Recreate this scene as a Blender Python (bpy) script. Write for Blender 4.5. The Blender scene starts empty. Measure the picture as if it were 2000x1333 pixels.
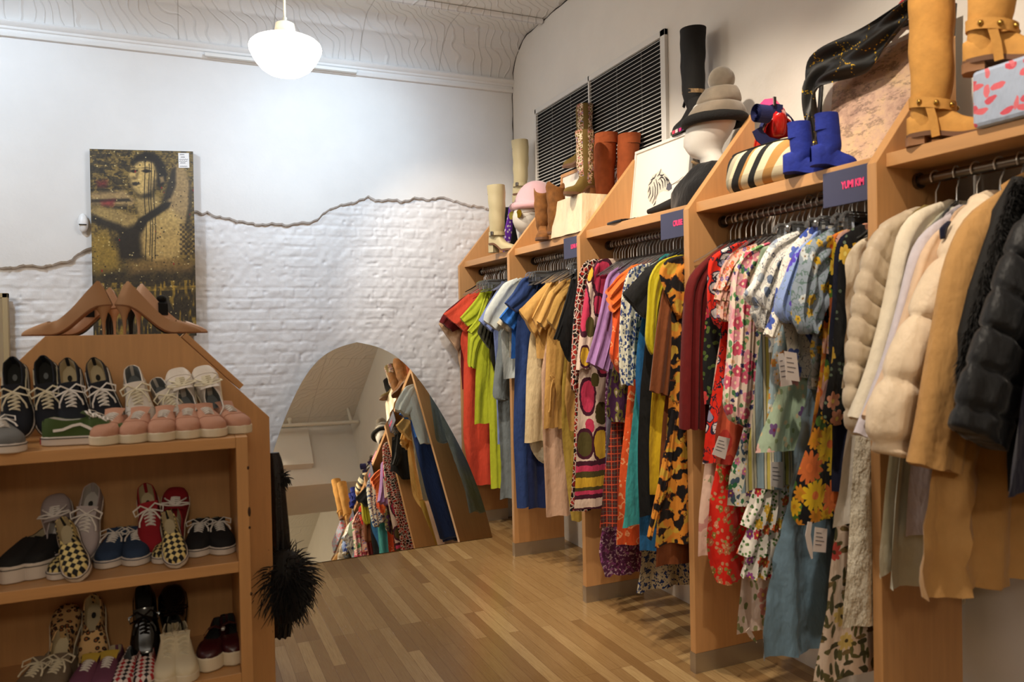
import bpy, math, random
import numpy as np
from mathutils import Vector, Matrix
random.seed(7)
rng = np.random.default_rng(7)
PI = math.pi
C = bpy.context.scene.collection
# ------------------------------------------------------------------ camera
YAW, PITCH, ROLL = .4098, -.0150, -.0202
CAM = np.array([-2.508, -5.6948, 1.5]); FPX = 1515.674
def _basis():
    cy, sy = math.cos(YAW), math.sin(YAW)
    f = np.array([sy*math.cos(PITCH), cy*math.cos(PITCH), math.sin(PITCH)])
    r0 = np.array([cy, -sy, 0.]); u0 = np.cross(r0, f)
    r = math.cos(ROLL)*r0+math.sin(ROLL)*u0; u = -math.sin(ROLL)*r0+math.cos(ROLL)*u0
    return r, u, f
RT, UP, FW = _basis()
def ray(px, py): return FW+RT*(px-1000)/FPX-UP*(py-666.5)/FPX
def on(ax, v, px, py):
    d = ray(px, py); return CAM+d*((v-CAM[ax])/d[ax])
def onX(x, px, py): return on(0, x, px, py)
def onY(y, px, py): return on(1, y, px, py)
def onZ(z, px, py): return on(2, z, px, py)

cam = bpy.data.objects.new('camera', bpy.data.cameras.new('camera')); C.objects.link(cam)
cam.data.sensor_width = 36; cam.data.lens = FPX*36/2000; cam.data.clip_start = .05
R3 = Matrix((RT, UP, -FW)).transposed()
cam.matrix_world = Matrix.Translation(Vector(CAM)) @ R3.to_4x4()
cam.data.dof.use_dof = True; cam.data.dof.focus_distance = 4.9; cam.data.dof.aperture_fstop = 3.2
bpy.context.scene.camera = cam

# ------------------------------------------------------------------ mesh helpers
class MB:
    def __init__(s): s.v = []; s.f = []
    def add(s, vs, fs):
        b = len(s.v); s.v.extend([tuple(map(float, p)) for p in vs]); s.f.extend([tuple(b+i for i in f) for f in fs]); return s
    def box(s, a, b):
        x0, y0, z0 = a; x1, y1, z1 = b
        return s.add([(x0,y0,z0),(x1,y0,z0),(x1,y1,z0),(x0,y1,z0),(x0,y0,z1),(x1,y0,z1),(x1,y1,z1),(x0,y1,z1)],
                     [(0,3,2,1),(4,5,6,7),(0,1,5,4),(1,2,6,5),(2,3,7,6),(3,0,4,7)])
    def obox(s, c, ax, ay, az):
        c, ax, ay, az = map(np.array, (c, ax, ay, az))
        vs = [c+i*ax+j*ay+k*az for k in (-1,1) for j in (-1,1) for i in (-1,1)]
        return s.add(vs, [(0,2,3,1),(4,5,7,6),(0,1,5,4),(1,3,7,5),(3,2,6,7),(2,0,4,6)])
    def loft(s, rings, cap0=True, cap1=True, closed=True):
        n = len(rings[0]); vs = [p for r in rings for p in r]; fs = []
        for k in range(len(rings)-1):
            for i in range(n if closed else n-1):
                j = (i+1) % n
                fs.append((k*n+i, k*n+j, (k+1)*n+j, (k+1)*n+i))
        if closed and cap0: fs.append(tuple(range(n-1, -1, -1)))
        if closed and cap1: fs.append(tuple((len(rings)-1)*n+i for i in range(n)))
        return s.add(vs, fs)
    def tube(s, path, r, n=8, cap=True):
        P = [np.array(p, float) for p in path]; rings = []; up = None
        for i, p in enumerate(P):
            t = P[min(i+1, len(P)-1)]-P[max(i-1, 0)]; t = t/(np.linalg.norm(t)+1e-9)
            if up is None:
                up = np.array([0,0,1.]) if abs(t[2]) < .9 else np.array([1.,0,0])
            a = np.cross(t, up); a /= np.linalg.norm(a)+1e-9; b = np.cross(a, t); up = b
            rr = r[i] if hasattr(r, '__len__') else r
            rings.append([p+rr*(math.cos(2*PI*k/n)*a+math.sin(2*PI*k/n)*b) for k in range(n)])
        return s.loft(rings, cap, cap)
    def strip(s, path, w, nrm, t=.001):
        """flat ribbon along path, width w, lying across direction nrm x tangent"""
        P = [np.array(p, float) for p in path]; rings = []; nrm = np.array(nrm, float)
        for i, p in enumerate(P):
            d = P[min(i+1, len(P)-1)]-P[max(i-1, 0)]; d /= np.linalg.norm(d)+1e-9
            a = np.cross(d, nrm); a /= np.linalg.norm(a)+1e-9; ww = (float(np.interp(i/(len(P)-1), np.linspace(0, 1, len(w)), w)) if hasattr(w, '__len__') else w)/2
            rings.append([p-a*ww-nrm*t, p+a*ww-nrm*t, p+a*ww+nrm*t, p-a*ww+nrm*t])
        return s.loft(rings)
    def lathe(s, prof, c=(0,0,0), n=32, cap=True):
        rings = [[(c[0]+r*math.cos(2*PI*k/n), c[1]+r*math.sin(2*PI*k/n), c[2]+z) for k in range(n)] for r, z in prof]
        return s.loft(rings, cap, cap)
    def prism(s, pts, d):
        """planar polygon (3d points) extruded by vector d"""
        n = len(pts); d = np.array(d, float); a = [np.array(p, float) for p in pts]; b = [p+d for p in a]
        return s.add(a+b, [tuple(range(n-1, -1, -1)), tuple(range(n, 2*n))]+[(i, (i+1) % n, n+(i+1) % n, n+i) for i in range(n)])
    def ball(s, c, r, n=16, m=10, sc=(1,1,1), ax=None):
        rings = []
        for j in range(m+1):
            a = -PI/2+PI*j/m; rr = max(math.cos(a), 1e-3)
            ring = []
            for k in range(n):
                p = np.array([rr*math.cos(2*PI*k/n)*sc[0], rr*math.sin(2*PI*k/n)*sc[1], math.sin(a)*sc[2]])*r
                if ax is not None: p = np.array(ax).T @ p
                ring.append(np.array(c)+p)
            rings.append(ring)
        return s.loft(rings)
    def grid(s, P):
        P = np.asarray(P); n, m = P.shape[:2]
        i, j = np.meshgrid(np.arange(n-1), np.arange(m-1), indexing='ij'); k = i*m+j
        return s.add(P.reshape(-1, 3), np.stack([k, k+m, k+m+1, k+1], -1).reshape(-1, 4).tolist())

def build(name, mb, m, parent=None, loc=None, smooth=True, angle=40, bevel=0):
    me = bpy.data.meshes.new(name)
    V = np.array(mb.v)
    if loc is not None: V = V-np.array(loc)
    me.from_pydata([tuple(p) for p in V], [], mb.f); me.validate(); me.update()
    import bmesh
    bm = bmesh.new(); bm.from_mesh(me); bmesh.ops.recalc_face_normals(bm, faces=bm.faces); bm.to_mesh(me); bm.free()
    o = bpy.data.objects.new(name, me); C.objects.link(o)
    if m is not None:
        for mm in (m if isinstance(m, (list, tuple)) else [m]): me.materials.append(mm)
    if smooth:
        me.shade_smooth(); me.set_sharp_from_angle(angle=math.radians(angle))
    if bevel:
        b = o.modifiers.new('edge', 'BEVEL'); b.width = bevel; b.segments = 2; b.limit_method = 'ANGLE'; b.angle_limit = .9
    if loc is not None and parent is None: o.location = loc
    if parent is not None: o.parent = parent
    return o
def tag(o, label=None, cat=None, group=None, kind=None):
    if label: o['label'] = label
    if cat: o['category'] = cat
    if group: o['group'] = group
    if kind: o['kind'] = kind
    return o
def empty(name, loc, label, cat, group=None):
    o = bpy.data.objects.new(name, None); C.objects.link(o); o.location = tuple(map(float, loc)); o.empty_display_size = .05
    return tag(o, label, cat, group)
def part(name, mb, m, par, label=None, **k):
    """mesh in world coordinates placed under an unrotated parent"""
    o = build(name, mb, m, par, loc=root_loc(par), **k)
    if label: o['label'] = label
    return o
def root_loc(o):
    l = np.zeros(3)
    while o is not None: l = l+np.array(o.location); o = o.parent
    return l
def copy_tree(o, parent=None):
    c = o.copy(); C.objects.link(c)
    if parent is not None: c.parent = parent
    for ch in list(o.children): copy_tree(ch, c)
    return c
def struct(name, mb, m, **k): return tag(build(name, mb, m, **k), kind='structure')

# ------------------------------------------------------------------ material helpers
def srgb(r, g=None, b=None):
    if g is None: r, g, b = r
    f = lambda c: (c/255/12.92) if c/255 <= .04045 else ((c/255+.055)/1.055)**2.4
    return (f(r), f(g), f(b), 1)
class NT:
    def __init__(s, name):
        s.m = bpy.data.materials.new(name); s.m.use_nodes = True; s.t = s.m.node_tree
        s.t.nodes.clear(); s.out = s.t.nodes.new('ShaderNodeOutputMaterial')
    def n(s, typ, ins=None, **props):
        nd = s.t.nodes.new(typ)
        for k, v in props.items(): setattr(nd, k, v)
        for k, v in (ins or {}).items():
            if isinstance(v, bpy.types.NodeSocket): s.t.links.new(v, nd.inputs[k])
            else: nd.inputs[k].default_value = v
        return nd
    def math(s, op, a, b=None, c=None):
        d = {0: a}
        if b is not None: d[1] = b
        if c is not None: d[2] = c
        return s.n('ShaderNodeMath', d, operation=op).outputs[0]
    def mix(s, f, a, b):
        nd = s.n('ShaderNodeMix', {0: f, 6: a, 7: b}, data_type='RGBA'); return nd.outputs[2]
    def ramp(s, f, stops, interp='LINEAR'):
        nd = s.n('ShaderNodeValToRGB', {0: f}); cr = nd.color_ramp; cr.interpolation = interp
        while len(cr.elements) < len(stops): cr.elements.new(.5)
        for e, (p, c) in zip(cr.elements, stops): e.position = p; e.color = c
        return nd.outputs[0]
    def obj(s): return s.n('ShaderNodeTexCoord').outputs['Object']
    def scale(s, v, sc): return s.n('ShaderNodeMapping', {'Vector': v, 'Scale': sc}).outputs[0]
    def noise(s, v, scale, detail=3, rough=.5, col=False):
        nd = s.n('ShaderNodeTexNoise', {'Vector': v, 'Scale': scale, 'Detail': detail, 'Roughness': rough})
        return nd.outputs['Color' if col else 'Fac']
    def bump(s, h, strength=.3, dist=.01, nrm=None):
        d = {'Height': h, 'Strength': strength, 'Distance': dist}
        if nrm is not None: d['Normal'] = nrm
        return s.n('ShaderNodeBump', d).outputs[0]
    def pbr(s, col, rough=.6, nrm=None, **kw):
        d = {'Base Color': col, 'Roughness': rough}
        if nrm is not None: d['Normal'] = nrm
        d.update(kw)
        p = s.n('ShaderNodeBsdfPrincipled', d); s.t.links.new(p.outputs[0], s.out.inputs[0]); return s.m
def solid(name, rgb, rough=.6, metal=0, bump=0, bscale=40, var=0, **kw):
    t = NT(name); o = t.obj(); col = srgb(rgb)
    if var:
        n = t.noise(o, bscale*.4, 4)
        col = t.mix(t.ramp(n, [(.3, (0,0,0,1)), (.7, (1,1,1,1))]), tuple(c*(1-var) for c in col[:3])+(1,), tuple(min(1, c*(1+var)) for c in col[:3])+(1,))
    nr = t.bump(t.noise(o, bscale, 4), bump, .005) if bump else None
    return t.pbr(col, rough, nr, Metallic=metal, **kw)
def wood(name, rgb, axis='z'):
    t = NT(name); o = t.obj()
    sc = {'z': (14, 14, 1.1), 'y': (14, 1.1, 14), 'x': (1.1, 14, 14)}[axis]
    a = t.noise(t.scale(o, sc), 3.5, 5, .6); b = t.noise(t.scale(o, tuple(c*5 for c in sc)), 4, 3, .6)
    base = srgb(rgb); dk = tuple(c*.88 for c in base[:3])+(1,); lt = tuple(min(1, c*1.05) for c in base[:3])+(1,)
    col = t.mix(t.ramp(a, [(.25, (0,0,0,1)), (.75, (1,1,1,1))]), dk, lt)
    col = t.mix(t.math('MULTIPLY', t.ramp(b, [(.45, (0,0,0,1)), (.62, (1,1,1,1))]), .10), col, dk)
    return t.pbr(col, .38, t.bump(b, .05, .002), **{'Specular IOR Level': .4})
def cloth(name, rgb, rough=.85, var=.10, wr=.8, sheen=.15, wscale=9, metal=0):
    """woven cloth with soft wrinkles"""
    t = NT(name); o = t.obj(); col = srgb(rgb)
    w = t.noise(t.scale(o, (1, 1, .45)), wscale, 4, .55)
    col = t.mix(t.noise(o, 30, 4), tuple(c*(1-var) for c in col[:3])+(1,), tuple(min(1, c*(1+var)) for c in col[:3])+(1,))
    w2 = t.noise(t.scale(o, (1, 1, .7)), wscale*3, 4, .6); n = t.bump(w2, wr*.35, .008, t.bump(w, wr, .03)); n = t.bump(t.noise(o, 260, 2), .12, .002, n)
    return t.pbr(col, rough, n, **{'Sheen Weight': sheen, 'Metallic': metal, 'Specular IOR Level': .25})
def flat2(t, warp=0, ws=8):
    o = t.obj(); sp = t.n('ShaderNodeSeparateXYZ', {0: o})
    v = t.n('ShaderNodeCombineXYZ', {0: t.math('ADD', sp.outputs[0], t.math('MULTIPLY', sp.outputs[1], -1.0)), 1: sp.outputs[2]}).outputs[0]
    if warp:
        n = t.noise(o, ws, 3, col=True)
        n = t.n('ShaderNodeVectorMath', {0: n, 1: (.5,.5,.5)}, operation='SUBTRACT').outputs[0]
        n = t.n('ShaderNodeVectorMath', {0: n, 3: warp}, operation='SCALE').outputs[0]
        v = t.n('ShaderNodeVectorMath', {0: v, 1: n}, operation='ADD').outputs[0]
    return v
def layer_flower(t, v, base, scale, R, petals, cols, centre, off, keep=1.0, soft=.35):
    p = t.n('ShaderNodeMapping', {'Vector': v, 'Scale': (scale, scale, 1), 'Location': (off, off*.7, 0)}).outputs[0]
    vo = t.n('ShaderNodeTexVoronoi', {'Vector': p, 'Scale': 1.0, 'Randomness': .9}, voronoi_dimensions='2D')
    d = t.n('ShaderNodeVectorMath', {0: p, 1: vo.outputs['Position']}, operation='SUBTRACT').outputs[0]
    sp = t.n('ShaderNodeSeparateXYZ', {0: d}); rc = t.n('ShaderNodeSeparateColor', {0: vo.outputs['Color']})
    th = t.math('ARCTAN2', sp.outputs[1], sp.outputs[0])
    th = t.math('ADD', t.math('MULTIPLY', th, petals/2), t.math('MULTIPLY', rc.outputs[1], 6.3))
    md = t.math('ADD', t.math('MULTIPLY', t.math('ABSOLUTE', t.math('COSINE', th)), soft), 1-soft)
    r = vo.outputs['Distance']
    m = t.math('LESS_THAN', r, t.math('MULTIPLY', md, R))
    if keep < 1: m = t.math('MULTIPLY', m, t.math('LESS_THAN', rc.outputs[2], keep))
    k = len(cols)
    pc = t.ramp(rc.outputs[0], [(i/k, srgb(c)) for i, c in enumerate(cols)], 'CONSTANT')
    dk = t.mix(.45, pc, (.02,.01,.01,1))
    pc = t.mix(t.math('MULTIPLY', t.math('SUBTRACT', 1.0, t.math('DIVIDE', r, R)), .55), pc, dk)
    res = t.mix(m, base, pc)
    if centre is not None:
        c = t.math('LESS_THAN', r, R*.24)
        if keep < 1: c = t.math('MULTIPLY', c, t.math('LESS_THAN', rc.outputs[2], keep))
        res = t.mix(c, res, srgb(centre))
    return res
def layer_blob(t, v, base, sx, sy, R, cols, off, keep=1.0):
    p = t.n('ShaderNodeMapping', {'Vector': v, 'Scale': (sx, sy, 1), 'Location': (off, off*1.3, 0)}).outputs[0]
    vo = t.n('ShaderNodeTexVoronoi', {'Vector': p, 'Scale': 1.0, 'Randomness': 1.0}, voronoi_dimensions='2D')
    rc = t.n('ShaderNodeSeparateColor', {0: vo.outputs['Color']})
    nn = t.noise(p, 1.9, 2)
    m = t.math('LESS_THAN', vo.outputs['Distance'], t.math('MULTIPLY', t.math('ADD', nn, .42), R*1.12))
    if keep < 1: m = t.math('MULTIPLY', m, t.math('LESS_THAN', rc.outputs[2], keep))
    k = len(cols)
    return t.mix(m, base, t.ramp(rc.outputs[0], [(i/k, srgb(c)) for i, c in enumerate(cols)], 'CONSTANT'))
def layer_noise(t, v, base, scale, lo, hi, col, detail=2, sz=1):
    n = t.noise(t.scale(v, (1, sz, 1)), scale, detail)
    m = t.math('MULTIPLY', t.math('GREATER_THAN', n, lo), t.math('LESS_THAN', n, hi))
    return t.mix(m, base, srgb(col))
def layer_edge(t, v, base, scale, w, col, off=0, rnd=1):
    p = t.n('ShaderNodeMapping', {'Vector': v, 'Scale': (scale, scale, 1), 'Location': (off, off, 0)}).outputs[0]
    vo = t.n('ShaderNodeTexVoronoi', {'Vector': p, 'Scale': 1.0, 'Randomness': rnd}, voronoi_dimensions='2D', feature='DISTANCE_TO_EDGE')
    return t.mix(t.math('LESS_THAN', vo.outputs['Distance'], w), base, srgb(col))
def layer_stripe(t, v, axis, pitch, stops):
    sp = t.n('ShaderNodeSeparateXYZ', {0: v}).outputs[axis]
    f = t.math('FRACT', t.math('ADD', t.math('DIVIDE', sp, pitch), 100.0))
    return t.ramp(f, [(p, srgb(c)) for p, c in stops], 'CONSTANT')
def layer_bands(t, v, base, z1, z0, stops):
    """bands replacing base between z0<z<z1; stops are fractions from z0 up"""
    sp = t.n('ShaderNodeSeparateXYZ', {0: v}).outputs[1]
    f = t.math('DIVIDE', t.math('SUBTRACT', sp, z0), z1-z0)
    c = t.ramp(f, [(p, srgb(k)) for p, k in stops], 'CONSTANT')
    return t.mix(t.math('LESS_THAN', sp, z1), base, c)
def pattern(name, bg, fn, warp=.02, ws=10, rough=.8, wr=.75, wscale=9, sheen=.1):
    t = NT(name); v = flat2(t, warp, ws); col = fn(t, v, srgb(bg))
    n = t.bump(t.noise(t.scale(t.obj(), (1, 1, .45)), wscale, 4, .55), wr, .03)
    n = t.bump(t.noise(t.obj(), 260, 2), .1, .002, n)
    return t.pbr(col, rough, n, **{'Sheen Weight': sheen, 'Specular IOR Level': .25})
def rgbhex(h): return (int(h[0:2], 16), int(h[2:4], 16), int(h[4:6], 16))
# ================================================================== ROOM
MAPLE = wood('maple_veneer', (208, 156, 102)); MAPLE_Y = wood('maple_veneer_long', (208, 156, 102), 'y'); MAPLE_X = wood('maple_veneer_wide', (208, 156, 102), 'x')
def plaster(name, rgb, b=.12):
    t = NT(name); o = t.obj()
    n = t.noise(o, 3, 5, .6); n2 = t.noise(o, 60, 3)
    c = srgb(rgb); col = t.mix(t.ramp(n, [(.35, (0,0,0,1)), (.7, (1,1,1,1))]), tuple(k*.95 for k in c[:3])+(1,), c)
    return t.pbr(col, .62, t.bump(n2, b, .004, t.bump(n, .25, .03)))
WALL = plaster('white_plaster', (232, 230, 228)); WARM = plaster('warm_white_plaster', (232, 226, 218))
CROOM = -8.0; YBACK = -10.5; ZC = 3.742
# floor : narrow oak strips running towards the back wall
def floor_mat():
    t = NT('oak_strip_floor'); o = t.obj()
    sp = t.n('ShaderNodeSeparateXYZ', {0: o})
    v = t.n('ShaderNodeCombineXYZ', {0: sp.outputs[1], 1: sp.outputs[0], 2: 0.0}).outputs[0]
    def brick(ms, c1, c2, mor):
        return t.n('ShaderNodeTexBrick', {'Vector': v, 'Color1': c1, 'Color2': c2, 'Mortar': mor, 'Scale': 1.0, 'Mortar Size': ms, 'Mortar Smooth': .2,
                   'Bias': 0.0, 'Brick Width': .92, 'Row Height': .0572}, offset=.37, offset_frequency=3, squash=1)
    b = brick(.0009, (0,0,0,1), (1,1,1,1), (.5,.5,.5,1))
    g = t.noise(t.scale(o, (40, 2.2, 1)), 3, 6, .65); g2 = t.noise(t.scale(o, (120, 3, 1)), 3, 3, .6)
    col = t.ramp(b.outputs['Color'], [(0, srgb(146, 112, 70)), (.25, srgb(164, 130, 84)), (.7, srgb(176, 142, 94)), (1, srgb(204, 172, 120))])
    col = t.mix(t.math('MULTIPLY', t.ramp(g, [(.35, (0,0,0,1)), (.7, (1,1,1,1))]), .42), col, srgb(138, 98, 56))
    col = t.mix(t.math('MULTIPLY', t.ramp(g2, [(.5, (0,0,0,1)), (.7, (1,1,1,1))]), .30), col, srgb(112, 76, 44))
    col = t.mix(t.math('MULTIPLY', b.outputs['Fac'], .7), col, srgb(96, 60, 34))
    ro = t.math('ADD', t.math('MULTIPLY', g, .14), .18)
    return t.pbr(col, ro, t.bump(g2, .04, .002, t.bump(b.outputs['Fac'], .25, -.002)), **{'Specular IOR Level': .45})
fm = MB(); fm.box((CROOM, YBACK, -.06), (.1, .1, 0)); struct('floor', fm, floor_mat(), smooth=False)
# right wall
wm = MB(); wm.box((0, YBACK, 0), (.12, .12, ZC+.1)); struct('wall_right', wm, WARM, smooth=False)
wm = MB(); wm.box((CROOM-.12, YBACK, 0), (CROOM, .12, ZC+.1)); struct('wall_left', wm, WARM, smooth=False)
wm = MB(); wm.box((CROOM, YBACK-.12, 0), (0, YBACK, ZC+.1)); struct('wall_rear', wm, WARM, smooth=False)
# back wall : painted brick (relief mesh) below, broken plaster skin above
CRK = [(-9.5,1.93)]+[(onY(-.02,*p)[0], onY(-.02,*p)[2]) for p in [(0,525),(30,523),(58,520),(84,522),(110,518),(140,509),(146,500),(165,492),(183,484)]]+\
      [(onY(-.02,*p)[0], onY(-.02,*p)[2]) for p in [(380,413),(394,420),(404,415),(424,424),(440,428),(470,433),(500,440),(530,438),(560,441),(584,437),(605,436),(622,428),(634,417),(646,410),(662,402),(690,398),(705,390),(720,386),(735,393),(760,391),(790,394),(812,388),(840,391),(868,386),(880,391),(900,398),(925,403),(952,408)]]+[(.0, 2.42)]
cx_ = np.array([p[0] for p in CRK]); cz_ = np.array([p[1] for p in CRK])
def brick_wall():
    X0, X1, Z0, Z1, h = -4.2, .02, 0, 2.62, .0095
    nx, nz = int((X1-X0)/h), int((Z1-Z0)/h)
    x = np.linspace(X0, X1, nx); z = np.linspace(Z0, Z1, nz); XX, ZZ = np.meshgrid(x, z, indexing='ij')
    def vnoise(s, seed):
        r = np.random.default_rng(seed); G = r.random((int((X1-X0)/s)+3, int((Z1-Z0)/s)+3))
        fx, fz = (XX-X0)/s, (ZZ-Z0)/s; i, j = fx.astype(int), fz.astype(int); u, w = fx-i, fz-j; u = u*u*(3-2*u); w = w*w*(3-2*w)
        return G[i,j]*(1-u)*(1-w)+G[i+1,j]*u*(1-w)+G[i,j+1]*(1-u)*w+G[i+1,j+1]*u*w
    wz = ZZ+.016*(vnoise(.35, 1)-.5)+.012*(vnoise(.09, 2)-.5); wx = XX+.03*(vnoise(.12, 3)-.5)
    row = np.floor(wz/.076); fz = wz/.076-row
    hd = (row % 6 == 5); L = np.where(hd, .112, .222)
    bx = wx+row*.111+np.where(hd, .05, 0); col = np.floor(bx/L); fx = (bx/L-col)*L
    dz = np.minimum(fz, 1-fz)*.076; dx = np.minimum(fx, L-fx)
    d = np.minimum(dz, dx); prof = np.clip((d-.0015)/.0075, 0, 1); prof = prof*prof*(3-2*prof)
    rr = np.random.default_rng(5).random((200, 200)); bo = rr[(row.astype(int)) % 200, (col.astype(int)) % 200]
    wear = np.clip((vnoise(.28, 8)-.35)*2.2, 0, 1)            # smeared mortar areas
    H = prof*(.0045+.0060*bo*bo)*(.25+.75*wear)+.006*(vnoise(.05, 4)-.5)+.005*(vnoise(.025, 6)-.5)+.010*(vnoise(.3, 7)-.5)
    pits = np.clip((vnoise(.03, 9)-.86)*9, 0, 1); H -= .012*pits
    m = MB(); m.grid(np.stack([XX, .012-H, ZZ], -1)); return m
t = NT('painted_brick'); o_ = t.obj(); n_ = t.noise(o_, 45, 5, .65)
BRICKM = t.pbr(t.mix(t.noise(o_, 5, 4), srgb(220, 217, 216), srgb(236, 234, 234)), .5, t.bump(n_, .35, .006))
bm_ = brick_wall()
struct('wall_back', bm_, BRICKM, angle=180)
# solid wall mass behind the brick skin, and the broken plaster coat in front (real 2 cm step along the crack)
wm = MB(); wm.box((CROOM, .022, 0), (0, .12, ZC+.1)); struct('wall_back_core', wm, WALL, smooth=False)
def plaster_coat():
    xs = [CROOM]+list(np.arange(-4.0, .0, .012))+[.0]; m = MB(); pts = []
    r = np.random.default_rng(3); ph = 0
    front = []
    for i, x in enumerate(xs):
        zc = np.interp(x, cx_, cz_)+.003*math.sin(x*37)+.003*math.sin(x*91+1)+(r.random()-.5)*.006
        front.append((x, zc))
    rows = []
    for dz, y in [(.0, .03), (.0, -.010), (.010, -.021), (.03, -.022), (.3, -.022)]:
        rows.append([(x, y, z+dz) for x, z in front])
    rows.append([(x, -.022, 3.6) for x, z in front])
    m.grid(np.array(rows)); return m
struct('wall_back_plaster', plaster_coat(), WALL, angle=30)
# rubbed bare edge of the plaster
# tin ceiling, cove and picture moulding
def tin_mat(name, rgb, scroll=True):
    t = NT(name); o = t.obj()
    w = t.n('ShaderNodeTexWave', {'Vector': t.n('ShaderNodeMapping', {'Vector': o, 'Rotation': (0, 0, .6)}).outputs[0], 'Scale': 2.6, 'Distortion': 9.0, 'Detail': 1.5, 'Detail Scale': 1.2}, wave_type='BANDS').outputs['Fac']
    r = t.ramp(w, [(.30, (0,0,0,1)), (.5, (1,1,1,1)), (.70, (0,0,0,1))])
    sp = t.n('ShaderNodeSeparateXYZ', {0: o})
    def seam(a, p):
        f = t.math('FRACT', t.math('ADD', t.math('DIVIDE', sp.outputs[a], p), 100.0)); return t.math('LESS_THAN', f, .012)
    s = t.math('MAXIMUM', seam(0, .61), seam(1, .61))
    col = t.mix(t.noise(o, 4, 4), tuple(k*.93 for k in srgb(rgb)[:3])+(1,), srgb(rgb))
    col = t.mix(t.math('MULTIPLY', s, .35), col, srgb(120, 108, 92))
    return t.pbr(col, .45, t.bump(s, .6, -.01, t.bump(r, .42, .016, t.bump(t.noise(o, 9, 4), .25, .02))))
TIN = tin_mat('pressed_tin_ceiling', (228, 224, 216)); TINW = tin_mat('pressed_tin_cove', (226, 224, 222))
cm = MB(); cm.box((CROOM, YBACK, ZC), (.0, -.30, ZC+.1)); struct('ceiling', cm, TIN, smooth=False)
prof = [(-.022,3.479),(-.028,3.50),(-.05,3.545),(-.085,3.60),(-.135,3.648),(-.16,3.662),(-.175,3.664),(-.18,3.675),(-.21,3.70),(-.25,3.725),(-.31,3.742),(-.34,3.744)]
m = MB(); xs = np.linspace(CROOM, 0, 60); m.grid(np.array([[(x, y, z) for x in xs] for y, z in prof])); struct('trim_cove', m, TINW, angle=60)
prof = [(.0,3.374),(-.03,3.374),(-.045,3.378),(-.05,3.392),(-.05,3.40),(-.042,3.404),(-.042,3.418),(-.05,3.424),(-.05,3.438),(-.062,3.446),(-.07,3.462),(-.06,3.476),(-.04,3.482),(-.02,3.486),(.0,3.486)]
m = MB(); m.loft([[(x, y, z) for y, z in prof] for x in (CROOM, 0)]); struct('trim_picture_moulding', m, WALL, angle=35)
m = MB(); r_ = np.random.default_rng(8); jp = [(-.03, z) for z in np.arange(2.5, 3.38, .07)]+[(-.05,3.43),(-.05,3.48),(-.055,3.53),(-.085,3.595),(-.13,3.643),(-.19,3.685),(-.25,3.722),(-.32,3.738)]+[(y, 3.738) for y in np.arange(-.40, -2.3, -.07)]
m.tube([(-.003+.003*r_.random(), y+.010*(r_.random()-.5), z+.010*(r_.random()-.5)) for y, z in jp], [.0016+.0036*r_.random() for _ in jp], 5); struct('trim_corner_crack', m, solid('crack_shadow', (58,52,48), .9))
m = MB(); y0 = -.60
ring = [(y0+.035*math.cos(a), ZC-.004-.028*math.sin(a)) for a in np.linspace(0, PI, 9)]
m.loft([[(x, y, z) for y, z in ring] for x in np.linspace(CROOM, -.01, 40)]); struct('trim_ceiling_rib', m, TINW)
# small conduit stub along the moulding
m = MB(); p0 = onY(-.085, 400, 118); p1 = onY(-.085, 697, 145); m.box((p0[0], -.094, 3.378), (p1[0], -.062, 3.402))
tag(build('wire_raceway', m, solid('raceway_white', (232,230,226), .5), bevel=.003), 'white wire raceway running along the ceiling moulding', 'conduit')
# dropped beam and pipes behind the photographer (they show in the mirror)
m = MB(); m.box((CROOM, -5.25, 2.86), (0, -4.50, ZC)); struct('ceiling_beam', m, WARM, smooth=False)
PIPE = solid('painted_pipe', (214, 208, 196), .45)
o = empty('sprinkler_pipe', (-3, -4.1, 3.5), 'cream sprinkler pipe under the tin ceiling seen in the mirror', 'pipe')
m = MB(); m.tube([(-6, -4.1, 3.52), (-.02, -4.1, 3.52)], .024, 10); m.tube([(-.12, -4.1, 3.52), (-.12, -4.1, 3.74)], .02, 8); part('pipe', m, PIPE, o)
m = MB()
for x in (-.9, -2.4, -3.9): m.lathe([(.02,0),(.02,.05),(.03,.06),(.03,.09)], (x, -4.1, 3.53), 10)
part('sprinkler_head', m, PIPE, o)
o = empty('access_panel', (-1.12, -4.43, 3.10), 'white boxed access panel mounted on the ceiling beam in the mirror', 'panel')
m = MB(); m.box((-1.62, -4.497, 3.10), (-.62, -4.37, 3.66)); part('cover', m, WARM, o, smooth=False, bevel=.006)

# ------------------------------------------------------------------ return-air grille on the right wall
SLAT = solid('grille_slat', (215, 213, 210), .45); FR = solid('grille_frame_white', (222, 219, 214), .5); DARK = solid('duct_black', (14, 13, 12), .9)
GY0, GY1, GZ0, GZ1 = -2.14, -.475, 2.42, 3.125
g = empty('air_grille', (0, (GY0+GY1)/2, GZ0), 'large white louvred air return grille high on the right wall', 'air vent')
m = MB(); e = .035
m.box((-.022, GY0, GZ1-e), (.0, GY1, GZ1)); m.box((-.022, GY0, GZ0), (.0, GY1, GZ0+e)); m.box((-.022, GY0, GZ0), (0, GY0+.045, GZ1)); m.box((-.022, GY1-.02, GZ0), (0, GY1, GZ1))
yc = onX(0, 1155, 170)[1]; m.box((-.022, yc-.008, GZ0), (-.004, yc+.008, GZ1)); part('frame', m, FR, g, smooth=False, bevel=.002)
m = MB(); m.box((-.0035, GY0+.04, GZ0+.03), (-.0015, GY1-.02, GZ1-.03)); part('duct_opening', m, DARK, g, smooth=False)
m = MB(); k = 27
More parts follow.
